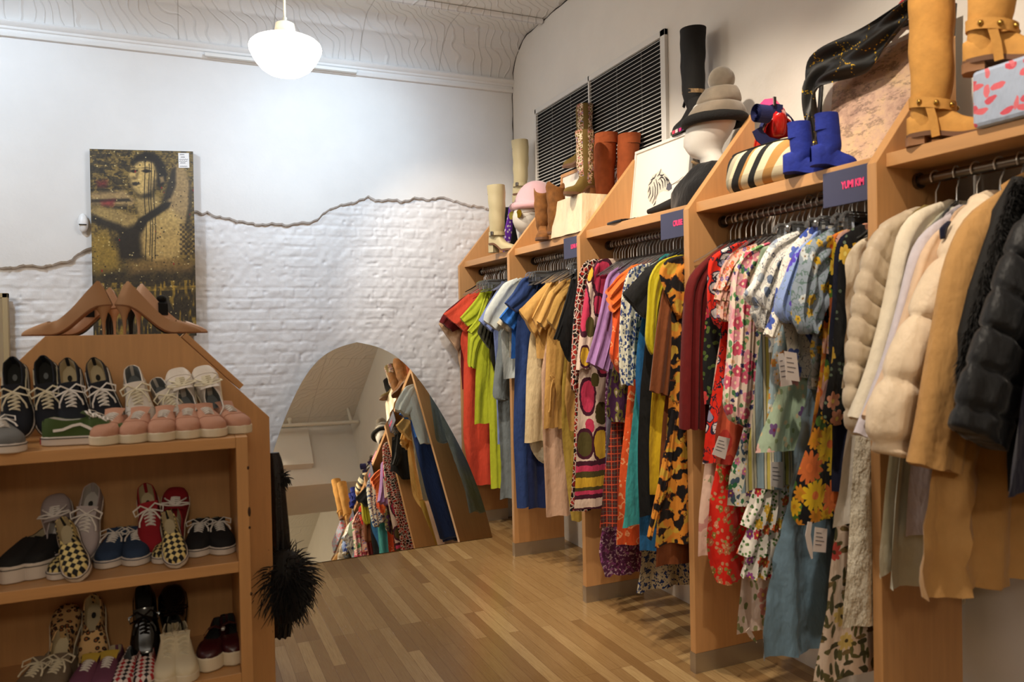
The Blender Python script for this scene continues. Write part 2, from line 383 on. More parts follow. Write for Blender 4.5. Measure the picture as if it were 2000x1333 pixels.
for i in range(k):
    z = GZ0+e+(GZ1-GZ0-2*e)*(i+.5)/k
    m.add([(-.020, GY0+.04, z-.004), (-.020, GY1-.02, z-.004), (-.006, GY1-.02, z+.006), (-.006, GY0+.04, z+.006),
           (-.020, GY0+.04, z-.0065), (-.020, GY1-.02, z-.0065), (-.006, GY1-.02, z+.0035), (-.006, GY0+.04, z+.0035)], [(0,1,2,3),(7,6,5,4),(0,4,5,1),(3,2,6,7)])
part('louvre_slats', m, SLAT, g, smooth=False)
SUPB = solid('grille_support', (70,66,60), .6)
for yy in (GY0+.25, GY0+.52, GY0+1.12, GY0+1.4): m = MB(); m.box((-.006, yy, GZ0+.03), (-.004, yy+.012, GZ1-.03)); part('support_bar', m, SUPB, g, smooth=False)

# ------------------------------------------------------------------ pendant lamp
LX, LY = -1.941, -1.5
lp = empty('pendant_lamp', (LX, LY, ZC), 'white schoolhouse globe pendant lamp hanging from the tin ceiling', 'pendant lamp')
t = NT('opal_glass_lit'); LAMPGLASS = t.pbr(srgb(255, 250, 240), .3, None, **{'Emission Color': (1, .90, .80, 1), 'Emission Strength': 9.0})
IVORY = solid('ivory_enamel', (232, 222, 196), .35)
m = MB(); m.lathe([(.002,2.846),(.05,2.850),(.09,2.862),(.125,2.885),(.150,2.915),(.168,2.945),(.182,2.975),(.185,2.992),(.180,3.008),(.165,3.022),(.14,3.034),(.11,3.043),(.085,3.052),(.062,3.062),(.05,3.066)], (LX, LY, 0), 40)
part('glass_globe', m, LAMPGLASS, lp, angle=80)
m = MB(); m.lathe([(.058,3.058),(.062,3.066),(.055,3.075),(.05,3.10),(.047,3.118),(.03,3.126),(.012,3.13),(.012,3.15)], (LX, LY, 0), 28); part('fitter', m, IVORY, lp)
m = MB(); m.tube([(LX, LY, 3.14), (LX, LY, ZC-.03)], .0065, 10); part('stem', m, IVORY, lp)
m = MB(); m.lathe([(.065,ZC),(.065,ZC-.015),(.03,ZC-.035),(.012,ZC-.045)], (LX, LY, 0), 24); part('canopy', m, IVORY, lp)

# ------------------------------------------------------------------ motion sensor
s = onY(-.03, 163, 440)
o = empty('motion_sensor', (s[0], -.022, s[2]), 'white motion sensor on the wall left of the gold painting', 'sensor')
m = MB(); m.ball((s[0], -.045, s[2]+.01), .05, 14, 10, (.62, .55, 1.25)); part('housing', m, solid('sensor_white', (236,236,236), .3), o)
m = MB(); m.box((s[0]-.022, -.078, s[2]-.004), (s[0]+.022, -.066, s[2]+.001)); part('lens_slot', m, solid('sensor_black', (20,20,24), .3), o, smooth=False)
# narrow framed mirror at the left edge
MIRROR = NT('mirror_glass').pbr((.93,.91,.80,1), .012, None, Metallic=1.0)
a = onY(-.06, 15, 573); b = onY(-.06, 21, 730)
o = empty('wall_mirror', (a[0]-.3, -.03, b[2]-.2), 'tan framed mirror on the brick wall at the left edge of the photo', 'mirror')
xr = (a[0]+b[0])/2; m = MB(); fw = .03; zt, zb = a[2], .95
m.box((xr-fw, -.08, zb), (xr, -.03, zt)); m.box((xr-.6, -.08, zb), (xr-.6+fw, -.03, zt)); m.box((xr-.6, -.08, zt-fw), (xr, -.03, zt)); m.box((xr-.6, -.08, zb), (xr, -.03, zb+fw))
part('frame', m, solid('tan_frame', (170, 150, 112), .45), o, smooth=False, bevel=.003)
m = MB(); m.box((xr-.6+fw, -.055, zb+fw), (xr-fw, -.05, zt-fw)); part('glass', m, MIRROR, o, smooth=False)

# ------------------------------------------------------------------ big arched floor mirror leaning on the back wall
ty, tt = math.radians(1.92), math.radians(20.36)
DX = np.array([math.cos(ty), math.sin(ty), 0]); BK = np.array([-math.sin(ty), math.cos(ty), 0])
MU = np.array([0,0,1])*math.cos(tt)+BK*math.sin(tt); MN = np.cross(MU, DX); MN /= np.linalg.norm(MN)
if MN[1] > 0: MN = -MN
MA = np.array([-1.1, -.5355, 0.])
def onM(px, py):
    d = ray(px, py); return CAM+d*((MN@(MA-CAM))/(MN@d))
top = onM(697, 669); ax0 = DX@(top-MA)
prof_r = []
for p in [(735,676),(770,692),(803,722),(830,757),(860,803),(893,862),(915,906),(938,965),(953,1015),(961,1046)]:
    q = onM(*p)-MA; prof_r.append((q@DX-ax0, q@MU))
half = [(0, (top-MA)@MU)]+prof_r; half[-1] = (half[-1][0], .004)
def spl(pts, n):
    P = np.array(pts); d = np.r_[0, np.cumsum(np.linalg.norm(np.diff(P, axis=0), axis=1))]; s = np.linspace(0, d[-1], n)
    return np.stack([np.interp(s, d, P[:, k]) for k in range(2)], 1)
half = spl(half, 40)
for _ in range(3): half[1:-1] = (half[:-2]+2*half[1:-1]+half[2:])/4
out2 = [(h, z) for h, z in half]+[(-h, z) for h, z in half[::-1][:-1]]
w3 = lambda h, z, off=0: MA+DX*(ax0+h)+MU*z-MN*off
mo = empty('floor_mirror', MA+DX*ax0, 'large frameless arched mirror leaning against the brick wall', 'mirror')
m = MB(); m.add([w3(h, z, 0) for h, z in out2], [tuple(range(len(out2)))]); part('mirror_glass', m, MIRROR, mo, smooth=False)
m = MB(); m.prism([w3(h, z, .0015) for h, z in out2], -MN*.006); part('backing', m, solid('mirror_backing', (52,48,42), .5), mo, smooth=False)

# ------------------------------------------------------------------ canvas painting (generic figure in gold and black)
def painting():
    W, H = 260, 520; yy, xx = np.mgrid[0:H, 0:W]; X = xx/W*195; Y = yy/H*385      # paint in a 195 x 385 space (from the top)
    r = np.random.default_rng(12)
    def vn(s, seed, sx=1, sy=1):
        rr = np.random.default_rng(seed); G = rr.random((int(400/s*sy)+4, int(210/s*sx)+4)); fy, fx = Y/s*sy, X/s*sx; i, j = fy.astype(int), fx.astype(int); u, w = fy-i, fx-j
        return G[i,j]*(1-u)*(1-w)+G[i+1,j]*u*(1-w)+G[i,j+1]*(1-u)*w+G[i+1,j+1]*u*w
    def poly(pts, soft=1.5):
        P = np.array(pts, float); ins = np.zeros(X.shape, bool); dist = np.full(X.shape, 1e9)
        for k in range(len(P)):
            (x0, y0), (x1, y1) = P[k], P[(k+1) % len(P)]
            c = ((y0 > Y) != (y1 > Y)) & (X < (x1-x0)*(Y-y0)/(y1-y0+1e-9)+x0); ins ^= c
            tt_ = np.clip(((X-x0)*(x1-x0)+(Y-y0)*(y1-y0))/((x1-x0)**2+(y1-y0)**2+1e-9), 0, 1)
            dist = np.minimum(dist, np.hypot(X-x0-tt_*(x1-x0), Y-y0-tt_*(y1-y0)))
        return np.clip(.5+np.where(ins, dist, -dist)/soft/2, 0, 1)
    gold = np.array([168, 142, 88.]); dk = np.array([30, 27, 24.]); tan = np.array([158, 132, 90.])
    img = np.ones((H, W, 3))*np.array([128, 106, 56.])
    a = vn(6, 1)*.5+vn(2.5, 2)*.5; img = img*(1-.55*np.clip((a-.42)*4, 0, 1))[..., None]+dk*(.55*np.clip((a-.45)*3, 0, 1))[..., None]
    blk = (vn(9, 3, 1, 2.2) > .55) & (Y < 120) & (X < 78); img[blk] = img[blk]*.35+dk*.65
    ln = (np.sin(Y*1.9) > .55) & (vn(12, 4) > .4) & (Y < 150); img[ln] = img[ln]*.45+dk*.55
    def put(mask, col, k=1): img[:] = img*(1-mask*k)[..., None]+np.array(col, float)*(mask*k)[..., None]
    put(poly([(0,88),(60,82),(80,100),(78,112),(0,110)], 5), tan*1.02, .9); put(poly([(0,100),(70,98),(74,104),(0,106)], 2), dk, .85)
    put(poly([(0,112),(40,118),(78,132),(110,160),(60,165),(26,150),(0,134)], 5), gold*.95, .9)
    put(poly([(0,128),(30,142),(52,150),(64,160),(56,172),(30,158),(0,144)], 4), dk, .9)
    # raised arm and shoulder on the right
    put(poly([(158,30),(176,28),(188,70),(186,110),(176,150),(150,140),(140,110)], 5), tan*.98, .95)
    put(poly([(152,36),(160,34),(160,70),(150,96),(132,108),(140,80)], 3), dk*1.2, .9); put(poly([(186,60),(192,90),(184,150),(178,150),(184,110)], 3), dk, .7)
    put(poly([(96,142),(150,120),(172,140),(172,200),(160,220),(120,232),(92,214),(84,170)], 7), gold*1.08, .97)
    put(poly([(84,150),(96,150),(90,180),(92,210),(100,224),(84,224),(50,222),(44,180),(60,158)], 6), dk, .95)
    # neck strap and neck
    put(poly([(84,96),(124,92),(130,110),(110,140),(88,138),(84,120)], 4), gold*.95, .95)
    put(poly([(86,140),(140,104),(150,106),(146,116),(104,146),(92,166),(78,158)], 2.5), dk*.9, .97)
    # head : hair, face turned to the left, features
    put(poly([(76,26),(84,10),(104,3),(124,8),(138,26),(144,48),(140,66),(128,80),(120,60),(96,30),(80,40)], 3), dk*.9, .97)
    put(poly([(76,34),(82,24),(100,18),(118,24),(126,44),(124,66),(112,86),(94,92),(80,86),(72,66),(70,50)], 3), gold*1.12, .98)
    put(poly([(118,24),(130,36),(134,60),(124,78),(122,50)], 4), dk, .8)
    put(poly([(94,42),(104,38),(114,42),(104,46)], 1.3), dk, .97); put(poly([(94,36),(104,33),(114,37),(104,36)], 1.2), dk, .8)
    put(poly([(73,43),(80,39),(87,42),(80,46)], 1.3), dk, .97); put(poly([(73,36),(80,34),(86,37),(79,37)], 1.2), dk, .7)
    put(poly([(80,52),(84,58),(78,60),(75,57)], 1.6), tan*.62, .8); put(poly([(76,66),(84,64),(92,68),(84,72),(77,71)], 1.4), dk*1.4, .95)
    put(poly([(72,56),(78,76),(88,90),(80,88),(72,72)], 4), dk, .5); put(poly([(104,62),(118,62),(112,84),(98,90)], 5), tan*.8, .5)
    put(poly([(90,26),(112,28),(108,36),(92,34)], 4), gold*1.25, .6); put(poly([(86,50),(96,50),(98,62),(88,64)], 4), gold*1.22, .6); put(poly([(88,44),(91,44),(86,58),(81,60)], 2), tan*.7, .6)
    for x0_, w_ in ((79,8),(104,10)):
        put(np.clip(1.2-np.hypot((X-x0_)/w_, (Y-41.5)/3.4), 0, 1), dk, .55); put(np.clip(1.6-np.hypot((X-x0_)/2.2, (Y-42)/2.2), 0, 1), dk, .95)
    put(np.clip(1-np.abs((X-88)-(Y-36)*-.22)/3.5, 0, 1)*(Y > 36)*(Y < 58), tan*.55, .45); put(poly([(118,60),(126,58),(120,80),(104,94),(98,92),(112,80)], 5), dk, .6)
    put(poly([(84,88),(104,90),(118,84),(116,98),(90,98)], 4), dk, .55); put(poly([(74,26),(90,14),(110,14),(124,26),(108,22),(90,24),(78,34)], 3), dk, .75)
    put(poly([(128,54),(136,52),(138,64),(130,66)], 2), tan, .8)
    # lower half : dark collage
    put(np.clip((Y-222)/26, 0, 1)*(.62+.38*vn(16, 6)), dk, .92)
    put(poly([(0,170),(26,166),(44,200),(50,240),(10,250),(0,240)], 8), np.array([150,122,50.]), .75)
    put(poly([(64,226),(130,220),(190,232),(186,250),(120,246),(70,252)], 8), np.array([140,110,62.]), .7)
    st = np.clip(vn(8, 8, 2.4, .55)-.55, 0, 1)*4*(Y > 268); put(np.clip(st, 0, 1), np.array([176,142,52.]), .7)
    put(np.clip((np.abs(Y-283-6*(vn(30, 9)-.5)) < 4)*(vn(5, 10)), 0, 1), np.array([186,150,60.]), .9)
    chk = ((np.floor(X/5)+np.floor(Y/5)) % 2 > 0) & (X > 165) & (Y > 150) & (Y < 215); img[chk] = img[chk]*.4+np.array([30,26,30])*.6
    for x0, y0, y1 in ((100,20,225),(108,26,215),(112,16,228),(118,40,222)):
        put(np.clip(1.3-np.abs(X-x0-1.2*np.sin(Y*.05)), 0, 1)*(Y > y0)*(Y < y1), dk, .85)
    for c, n, seed in (((150,20,30), 10, 21), ((30,26,24), 240, 22), ((214,196,140), 160, 23)):
        q = np.random.default_rng(seed)
        for _ in range(n):
            px, py, rr = q.random()*195, q.random()*385, .5+q.random()*1.1; put(np.clip(rr+.5-np.hypot(X-px, (Y-py)*(.6 if c[0] == 150 else 1)), 0, 1), c, .8)
    put(poly([(12,64),(30,62),(28,74),(14,74)], 5), (128,30,40), .6); put(poly([(18,104),(44,100),(40,114),(20,112)], 4), (128,24,40), .6)
    img *= (.86+.28*vn(3, 30))[..., None]
    return np.clip(img, 0, 255)/255
pim = painting()
TLp, TRp, BRp = onY(-.07, 175, 291), onY(-.07, 377, 296), onY(-.07, 384, 656)
BLp = TLp+(BRp-TRp)
o = empty('canvas_painting', (TLp+TRp+BRp+BLp)/4+np.array([0, .02, 0]), 'tall gold and black canvas painting of a woman with raised arms', 'painting')
H_, W_ = pim.shape[:2]; uu, vv = np.meshgrid(np.linspace(0, 1, W_+1), np.linspace(0, 1, H_+1))
G = (1-vv)[..., None]*((1-uu)[..., None]*TLp+uu[..., None]*TRp)+vv[..., None]*((1-uu)[..., None]*BLp+uu[..., None]*BRp)
m = MB(); m.grid(G)
t = NT('painted_canvas'); at = t.n('ShaderNodeVertexColor', layer_name='paint').outputs[0]
PAINT = t.pbr(at, .45, t.bump(t.noise(t.obj(), 300, 2), .15, .002))
po = part('painted_face', m, PAINT, o, smooth=False)
me = po.data; ca = me.color_attributes.new('paint', 'FLOAT_COLOR', 'CORNER')
lin = np.where(pim <= .04045, pim/12.92, ((pim+.055)/1.055)**2.4); lin = np.concatenate([lin, np.ones((H_, W_, 1))], 2).reshape(-1, 4)
ls = np.zeros(len(me.loops), int)
for p in me.polygons:
    pass
ca.data.foreach_set('color', np.repeat(lin.astype(np.float32), 4, axis=0).ravel())
m = MB(); m.prism([TLp+[0,.002,0], TRp+[0,.002,0], BRp+[0,.002,0], BLp+[0,.002,0]], (0, .04, 0)); part('canvas_edge', m, solid('canvas_side', (92,74,42), .7), o, smooth=False)
PAPER = solid('white_paper', (238,236,234), .6); INK = solid('ink', (70,66,84), .7)
m = MB(); q = [onY(-.0735, *p) for p in [(348,299),(369,299),(370,328),(349,328)]]; m.prism(q, (0, .0015, 0)); pn = part('price_note', m, PAPER, o, 'white handwritten price note', smooth=False)
m = MB()
for k, (x0, x1, yy) in enumerate([(351,360,302),(353,361,307),(350,367,311.5),(350,366,315),(352,362,318.5),(351,366,325)]):
    pts = [onY(-.0745, x0+(x1-x0)*s, yy+.55*math.sin(s*(22+k))) for s in np.linspace(0, 1, 26)]; m.tube(pts, .0011, 4)
part('handwriting', m, INK, pn)
# ================================================================== WALL RACKS
TH, D_, G_, HT, H2, SP = .0362, .486, .1181, 1.9988, 2.4421, .9678
PY = [-.015-TH-SP*k for k in range(6)]        # camera-side face of every upright
STEEL = solid('brushed_steel', (120,112,104), .35, 1.0); CHROME = solid('chrome', (226,224,220), .3, .55)
KICK = solid('steel_kick_plate', (186,178,166), .42, .9)
def upright(k):
    y0 = PY[k]; pr = [(-D_, 0), (-D_, HT), (-G_, H2), (-G_, 0)]
    o = empty('rack_upright', (-D_/2-.06, y0+TH/2, 0), ['maple rack upright in the corner by the brick wall', 'maple rack upright between the coral and the navy clothes', 'maple rack upright between the khaki clothes and the red scroll dress',
        'maple rack upright between the orange print dress and the dark red velvet top', 'maple rack upright beside the white knit dress, nearest the camera', 'maple rack upright at the camera end of the coat bay'][k], 'rack panel', 'rack uprights along the right wall')
    m = MB(); m.prism([(x, y0, max(z, .085)) for x, z in pr], (0, TH, 0)); part('side_panel', m, MAPLE, o, smooth=False, bevel=.0025)
    m = MB(); m.prism([(-D_-.0015, y0-.0015, 0), (-G_, y0-.0015, 0), (-G_, y0-.0015, .086), (-D_-.0015, y0-.0015, .086)], (0, TH+.003, 0)); part('kick_plate', m, KICK, o, 'steel kick plate', smooth=False)
for k in range(6): upright(k)
BAYN = ['corner bay of coral and lime clothes', 'bay of navy and khaki clothes', 'bay of ikat and orange dresses', 'bay of floral dresses', 'coat bay nearest the camera']
for k in range(5):
    ya, yb = PY[k+1]+TH, PY[k]                # between two uprights
    o = empty('rack_shelf', (-.28, (ya+yb)/2, 2.03), 'maple shelf over the '+BAYN[k], 'shelf', 'shelves over the rack bays')
    m = MB(); m.box((-.445, ya+.0004, 1.986), (-.0185, yb-.0004, 2.029)); part('board', m, MAPLE_Y, o, smooth=False, bevel=.002)
    o = empty('hanging_rod', (-.305, (ya+yb)/2, 1.95), 'round steel hanging rod across the '+BAYN[k], 'clothes rod', 'steel clothes rods')
    m = MB(); m.tube([(-.305, ya+.003, 1.95), (-.305, yb-.003, 1.95)], .0165, 16); part('tube', m, STEEL, o)
    for yy, s in ((yb, -1), (ya, 1)):
        m = MB(); m.tube([(-.305, yy+s*.0005, 1.95), (-.305, yy+s*.012, 1.95)], .026, 16); part('flange', m, STEEL, o)
# name signs on the shelf fronts
NAVY = solid('sign_navy', (64, 66, 96), .45); PINK = solid('sign_pink', (255, 66, 128), .45)
def sign(k, p, txt, label, wy=None):
    yR = PY[k]+TH+.004; yL = onX(-.4545, *p)[1]; zt, zb = 2.012, onX(-.4545, p[0], p[2] if len(p) > 2 else p[1])[2]
    o = empty('shelf_sign', (-.452, (yL+yR)/2, 1.95), label, 'sign', 'navy name signs on the shelf fronts')
    m = MB(); m.box((-.4535, yR, zt-.118), (-.4465, yL, zt)); part('plate', m, NAVY, o, smooth=False, bevel=.001)
    cu = bpy.data.curves.new('lettering', 'FONT'); cu.body = txt; cu.size = .034; cu.align_x = 'LEFT'; cu.align_y = 'CENTER'; cu.extrude = .0006; cu.space_character = .95; cu.offset = .0012
    tmp = bpy.data.objects.new('lettering_curve', cu); C.objects.link(tmp); bpy.context.view_layer.update()
    me = bpy.data.meshes.new_from_object(tmp.evaluated_get(bpy.context.evaluated_depsgraph_get())); bpy.data.objects.remove(tmp)
    x = bpy.data.objects.new('lettering', me); C.objects.link(x); x.parent = o; me.materials.clear(); me.materials.append(PINK)
    x.rotation_euler = (PI/2, 0, -PI/2); x.scale = (.66, 1, 1)
    return o, x, yL, yR, zt
for k, px, txt, fr in ((2, 1100, 'LUNA BAY', .42), (3, 1290, 'CRUISE', .46), (4, 1608, 'YUMI KIM', .39)):
    o, x, yL, yR, zt = sign(k, (px, 450), txt, {2: 'navy sign with pink lettering over the khaki clothes, partly behind an upright', 3: 'navy sign with one short pink word over the ikat dress bay', 4: 'navy sign reading YUMI KIM over the floral dresses'}[k])
    x.location = Vector((-.4545, yL+(yR-yL)*fr, zt-.056))-o.location

# ================================================================== HANGERS
CLEAR = NT('clear_plastic').pbr((.86,.88,.90,1), .12, None, **{'Transmission Weight': .92, 'IOR': 1.25, 'Specular IOR Level': .7})
BLKPL = solid('black_plastic', (18,18,20), .3)
WHTPL = solid('white_hanger', (226,224,220), .4)
HK = {}
def hanger_proto(kind):
    z0 = 1.95; x0 = -.305
    a = [(x0+.022*math.sin(t), 0, z0+.022*math.cos(t)) for t in np.linspace(-2.3, 2.0, 14)]
    path = a+[(x0+.012, 0, z0-.026), (x0+.001, 0, z0-.045), (x0, 0, z0-.09)]
    r = empty('hanger', (x0, 0, 1.83), 'x', 'hanger')
    m = MB(); m.tube(path, .0024, 6); part('hook', m, CHROME, r, 'chrome hook')
    M = {'clear': CLEAR, 'black': BLKPL, 'white': WHTPL, 'clip': CLEAR}[kind]
    m = MB()
    if kind == 'clip':
        m.tube([(x0-.17, 0, 1.822), (x0-.165, 0, 1.842), (x0-.15, 0, 1.852), (x0+.15, 0, 1.852), (x0+.165, 0, 1.842), (x0+.17, 0, 1.822)], .008, 8)
        m.box((x0-.150, -.004, 1.823), (x0+.15, .004, 1.850))
    else:
        m.tube([(x0-.17, 0, 1.772), (x0-.12, 0, 1.796), (x0-.05, 0, 1.838), (x0, 0, 1.862), (x0+.05, 0, 1.838), (x0+.12, 0, 1.796), (x0+.17, 0, 1.772)], [.0035,.0045,.005,.006,.005,.0045,.0035], 8)
    bar = part('shoulder_bar', m, M, r)
    if kind == 'clip':
        for s in (-.15, .13):
            m = MB(); m.box((x0+s, -.010, 1.795), (x0+s+.028, .010, 1.836)); part('clip', m, CLEAR, bar)
    r['_used'] = 0
    return r
def hanger(kind, y, label, group, ang=0, dz=0):
    if kind not in HK: HK[kind] = hanger_proto(kind); r = HK[kind]
    else: r = copy_tree(HK[kind])
    if '_used' in r: del r['_used']
    r.location = (-.305, y, 1.83+dz); r.rotation_euler = (0, 0, ang); r['label'] = label; r['group'] = group
    return r
HGRP = ['hangers in the corner bay', 'hangers in the navy and khaki bay', 'hangers in the ikat dress bay', 'hangers in the floral dress bay', 'hangers in the coat bay']
HLAB = ['clear plastic hanger with chrome hook on the rod above the coral and lime clothes', 'clear plastic hanger with chrome hook on the rod above the navy and khaki clothes',
        'clear plastic hanger with chrome hook on the rod above the ikat and orange dresses', 'clear plastic hanger with chrome hook on the rod above the floral dresses', 'clear plastic hanger with chrome hook on the rod above the coats']
NH = [22, 26, 30, 27, 13]
for k in range(5):
    yb, ya = PY[k]-.035, PY[k+1]+TH+.03
    if k == 4: ya = -5.3+.0; 
    ya = max(ya, PY[k+1]+TH+.03)
    for i in range(NH[k]):
        y = yb+(ya-yb)*(i+.5)/NH[k]+random.uniform(-.004, .004)
        hanger('clear', y, HLAB[k], HGRP[k], random.uniform(-.22, .22))
for k, y, n in ((0, -.14, 1),): hanger('black', y, 'black plastic hanger over the coral jumpsuit at the corner end of the rod', 'black hangers', .0, .02)
for i, y in enumerate((-.40, -.455, -.51, -.565)): hanger('clip', y, 'clear plastic clip hanger on the rod above the lime clothes', 'clip hangers above the lime clothes', random.uniform(-.1, .1))
for i, y in enumerate((-1.26, -1.31, -1.36)): hanger('clip', y, 'clear plastic clip hanger between the navy and the khaki shirts', 'clip hangers among the khaki clothes', random.uniform(-.1, .1), .0)
for i, y in enumerate((-1.80, -1.85)): hanger('clip', y, 'clear plastic clip hanger above the black trousers', 'clip hangers above the black trousers', random.uniform(-.1, .1), .01)
for i, y in enumerate((-3.46, -3.52, -3.60, -3.66, -3.715, -3.77)): hanger('clip', y, 'clear plastic clip hanger above the blue and yellow floral blouses', 'clip hangers among the floral dresses', random.uniform(-.12, .12), .012)
hanger('black', -3.06, 'black hanger holding the dark red velvet top and the red feather print blouse', 'black hangers', .1, .0)

# ================================================================== GARMENTS
def resamp(P, n):
    P = np.array(P, float); d = np.r_[0, np.cumsum(np.linalg.norm(np.diff(P, axis=0), axis=1))]
    s = np.linspace(0, d[-1], n); Q = np.stack([np.interp(s, d, P[:, k]) for k in range(2)], 1)
    for _ in range(2): Q[1:-1] = (Q[:-2]+2*Q[1:-1]+Q[2:])/4
    return Q
def sheet(m, A, B, y, th=.012, amp=.008, k=3, nr=34, n=26, seed=0, puff=None, tilt=0, hem=.004, wr=.0, top=.25, nest=False):
    """closed hanging cloth shell between the outer edge A and inner edge B, both (x,z) polylines in the plane y"""
    r = np.random.default_rng(seed+11); A = resamp(A, nr); B = resamp(B, nr); rings = []
    ph = r.random(4)*6.3; L = abs(A[0, 1]-A[-1, 1])+1e-6
    for i in range(nr):
        t = i/(nr-1); a, b = A[i], B[i]; w = np.linalg.norm(b-a); g = top+(1-top)*min(1, t*1.15)
        h0 = th*min(1, .35+t*3.2); am = amp*g*min(1, w/.12)
        if puff:
            q = abs(math.sin(PI*(a[1]+b[1])/2/puff[0]+puff[2] if len(puff) > 2 else PI*(a[1]+b[1])/2/puff[0])); h0 = th*(.45+.55*min(1, q*1.9)**.55); a = a+np.array([-puff[1]*(q**.45-.5), 0])
        row_f, row_b = [], []
        for j in range(n+1):
            s = j/n; p = a+(b-a)*s; e = max(0, 1-abs(2*s-1)**2.6)**.5
            if nest:   # folds of neighbours lie into each other: one fold field along the rack
                u = p[0]+.03*math.sin(p[1]*3.1)+.012*math.sin(p[1]*7.3+1)
                rip = am*(1.1*math.sin(u*43)+.32*math.sin(u*97+1.3+p[1]*2)+.12*math.sin(u*190+p[1]*3.7))+.0030*math.sin(2*PI*k*1.7*s+ph[0]+t*3)*g
            else: rip = am*(math.sin(2*PI*k*s+ph[0]+.9*math.sin(t*2.2+ph[1]))+.28*math.sin(2*PI*k*2.3*s+ph[2]+1.3*t)+.10*math.sin(2*PI*k*4.1*s+ph[3]-2*t))
            rip += wr*math.sin(9*t*L*6+5*s+ph[1])*math.sin(7*s+3*t+ph[2])
            zz = p[1]+(hem*math.sin(2*PI*k*s+ph[0]+.6) if i >= nr-2 else 0)
            yy = y+rip+tilt*(p[0]+.305)
            row_f.append((p[0], yy-h0*e, zz))
            if 0 < j < n: row_b.append((p[0], yy+h0*e, zz))
        rings.append(row_f+row_b[::-1])
    return m.loft(rings)
def edge(y, pts): return [(q[0], q[2]) for q in (onY(y, *p) for p in pts)]
def inner(A, lim=-.06):
    return [(max(min(max(-.61-x, x+.10), lim), x+.05), z) for x, z in A]
GN = [0]
def garment(name, label, cat, y, mat, A, B=None, sl=(), group=None, th=.014, amp=.009, k=3, tilt=0, puff=None, lim=-.05, parts=(), top=.25, wr=0, nr=36):
    """A: outer outline in photo coordinates of the hanging plane y, neck to hem"""
    GN[0] += 1; sd = GN[0]*13
    a = edge(y, A); zb = a[-1][1]
    b = edge(y, B) if B else inner(a, lim)
    loc = (-.305, y, zb)
    m = MB(); sheet(m, a, b, y, th*.72, amp*1.15, k, nr, 34, sd, puff, tilt, top=top, wr=wr, nest=True)
    root = build(name, m, mat, None, loc, angle=70); tag(root, label, cat, group)
    for i, s in enumerate(sl):
        sa, sb = s[0], s[1]; o = dict(th=.022, amp=.006, dy=-.010, mat=mat, name='sleeve', k=2); o.update(s[2] if len(s) > 2 else {})
        m = MB(); sheet(m, edge(y+o['dy'], sa), edge(y+o['dy'], sb), y+o['dy'], o['th']*.8, o['amp'], o['k'], 80 if o.get('puff') else 22, 18, sd+i+1, o.get('puff'), 0, top=.6, wr=o.get('wr', 0))
        q = part(o['name'], m, o['mat'], root, o.get('label'), angle=70)
    return root
TAGM = solid('paper_tag', (232,222,218), .6)
def price_tag(root, y, quad, lines=4):
    q = [onY(y, *p) for p in quad]; m = MB(); m.prism(q, (0, .001, 0)); o = part('price_tag', m, TAGM, root, 'white paper price tag', smooth=False)
    q = [np.array(p)+[0, -.0006, 0] for p in q]; m = MB()
    for i in range(lines):
        f = .22+.16*i; a = q[0]+(q[3]-q[0])*f; b = q[1]+(q[2]-q[1])*f; u0, u1 = .12, .55+.3*((i*37) % 5)/5
        m.obox((a+(b-a)*(u0+u1)/2), (b-a)*(u1-u0)/2, (0,.0002,0), (q[3]-q[0])/np.linalg.norm(q[3]-q[0])*.0011)
    part('printing', m, INK, o, smooth=False)
    return o
# ---- cloths
CORAL = cloth('coral_linen', (232, 84, 58)); MAROON = cloth('maroon_cotton', (104, 24, 26)); NUDE = cloth('nude_cotton', (206, 168, 132))
LIME = cloth('lime_linen', (196, 206, 52)); OLIVE = cloth('dark_olive_cotton', (52, 50, 36)); PERI = cloth('periwinkle_cotton', (134, 150, 204))
ICE = cloth('pale_grey_linen', (206, 214, 212)); GREY = cloth('grey_linen', (128, 138, 142)); BBLUE = cloth('bright_blue_cotton', (48, 118, 214)); STONE = cloth('stone_linen', (206, 196, 170))
NAVYC = cloth('navy_linen', (44, 68, 124)); NAVYD = cloth('deep_navy_linen', (28, 42, 88)); CREAM = cloth('cream_linen', (226, 204, 160)); BLUSH = cloth('blush_linen', (222, 184, 156))
KHAKI = cloth('khaki_linen', (210, 164, 92)); KHAKI2 = cloth('dark_khaki_linen', (188, 146, 76)); OCHRE = cloth('ochre_linen', (178, 150, 66)); BLACK = cloth('black_cotton', (22, 22, 24))
LILAC = cloth('lilac_crepe', (172, 130, 188)); TEAL = cloth('teal_satin', (74, 178, 176), .5); BLUES = cloth('blue_satin', (44, 112, 168), .5); CHART = cloth('chartreuse_silk', (196, 180, 26), .55)
YEL = cloth('golden_yellow_crepe', (226, 186, 34)); BROWN = cloth('brown_knit', (124, 68, 34)); VELV = cloth('dark_red_velvet', (98, 12, 12), .8, .2, .5, .12); SAGE = cloth('sage_cotton', (172, 192, 164))
SLATE = cloth('slate_blue_satin', (112, 140, 160), .42); WHITE = cloth('white_cotton', (236, 230, 220)); GREYL = cloth('pewter_lining', (120, 116, 130)); PINKS = cloth('magenta_slip', (206, 50, 130))
CREAMW = cloth('cream_wool', (238, 226, 202), .9); SAGEW = cloth('pale_sage_wool', (214, 212, 190), .9); LILW = cloth('pale_lilac_wool', (214, 206, 214), .9); PEACH = cloth('peach_wool', (232, 200, 168), .9)
PUFFC = cloth('cream_puffer_nylon', (240, 218, 188), .5, .05, .8); PUFFB = cloth('beige_quilted_nylon', (206, 188, 162), .42, .06, .7); CAMEL = cloth('camel_cotton', (196, 150, 92)); PUFFK = cloth('black_quilted_nylon', (22, 24, 28), .5, .1, .7); OLJ = cloth('olive_twill', (150, 128, 66))
FLK = pattern
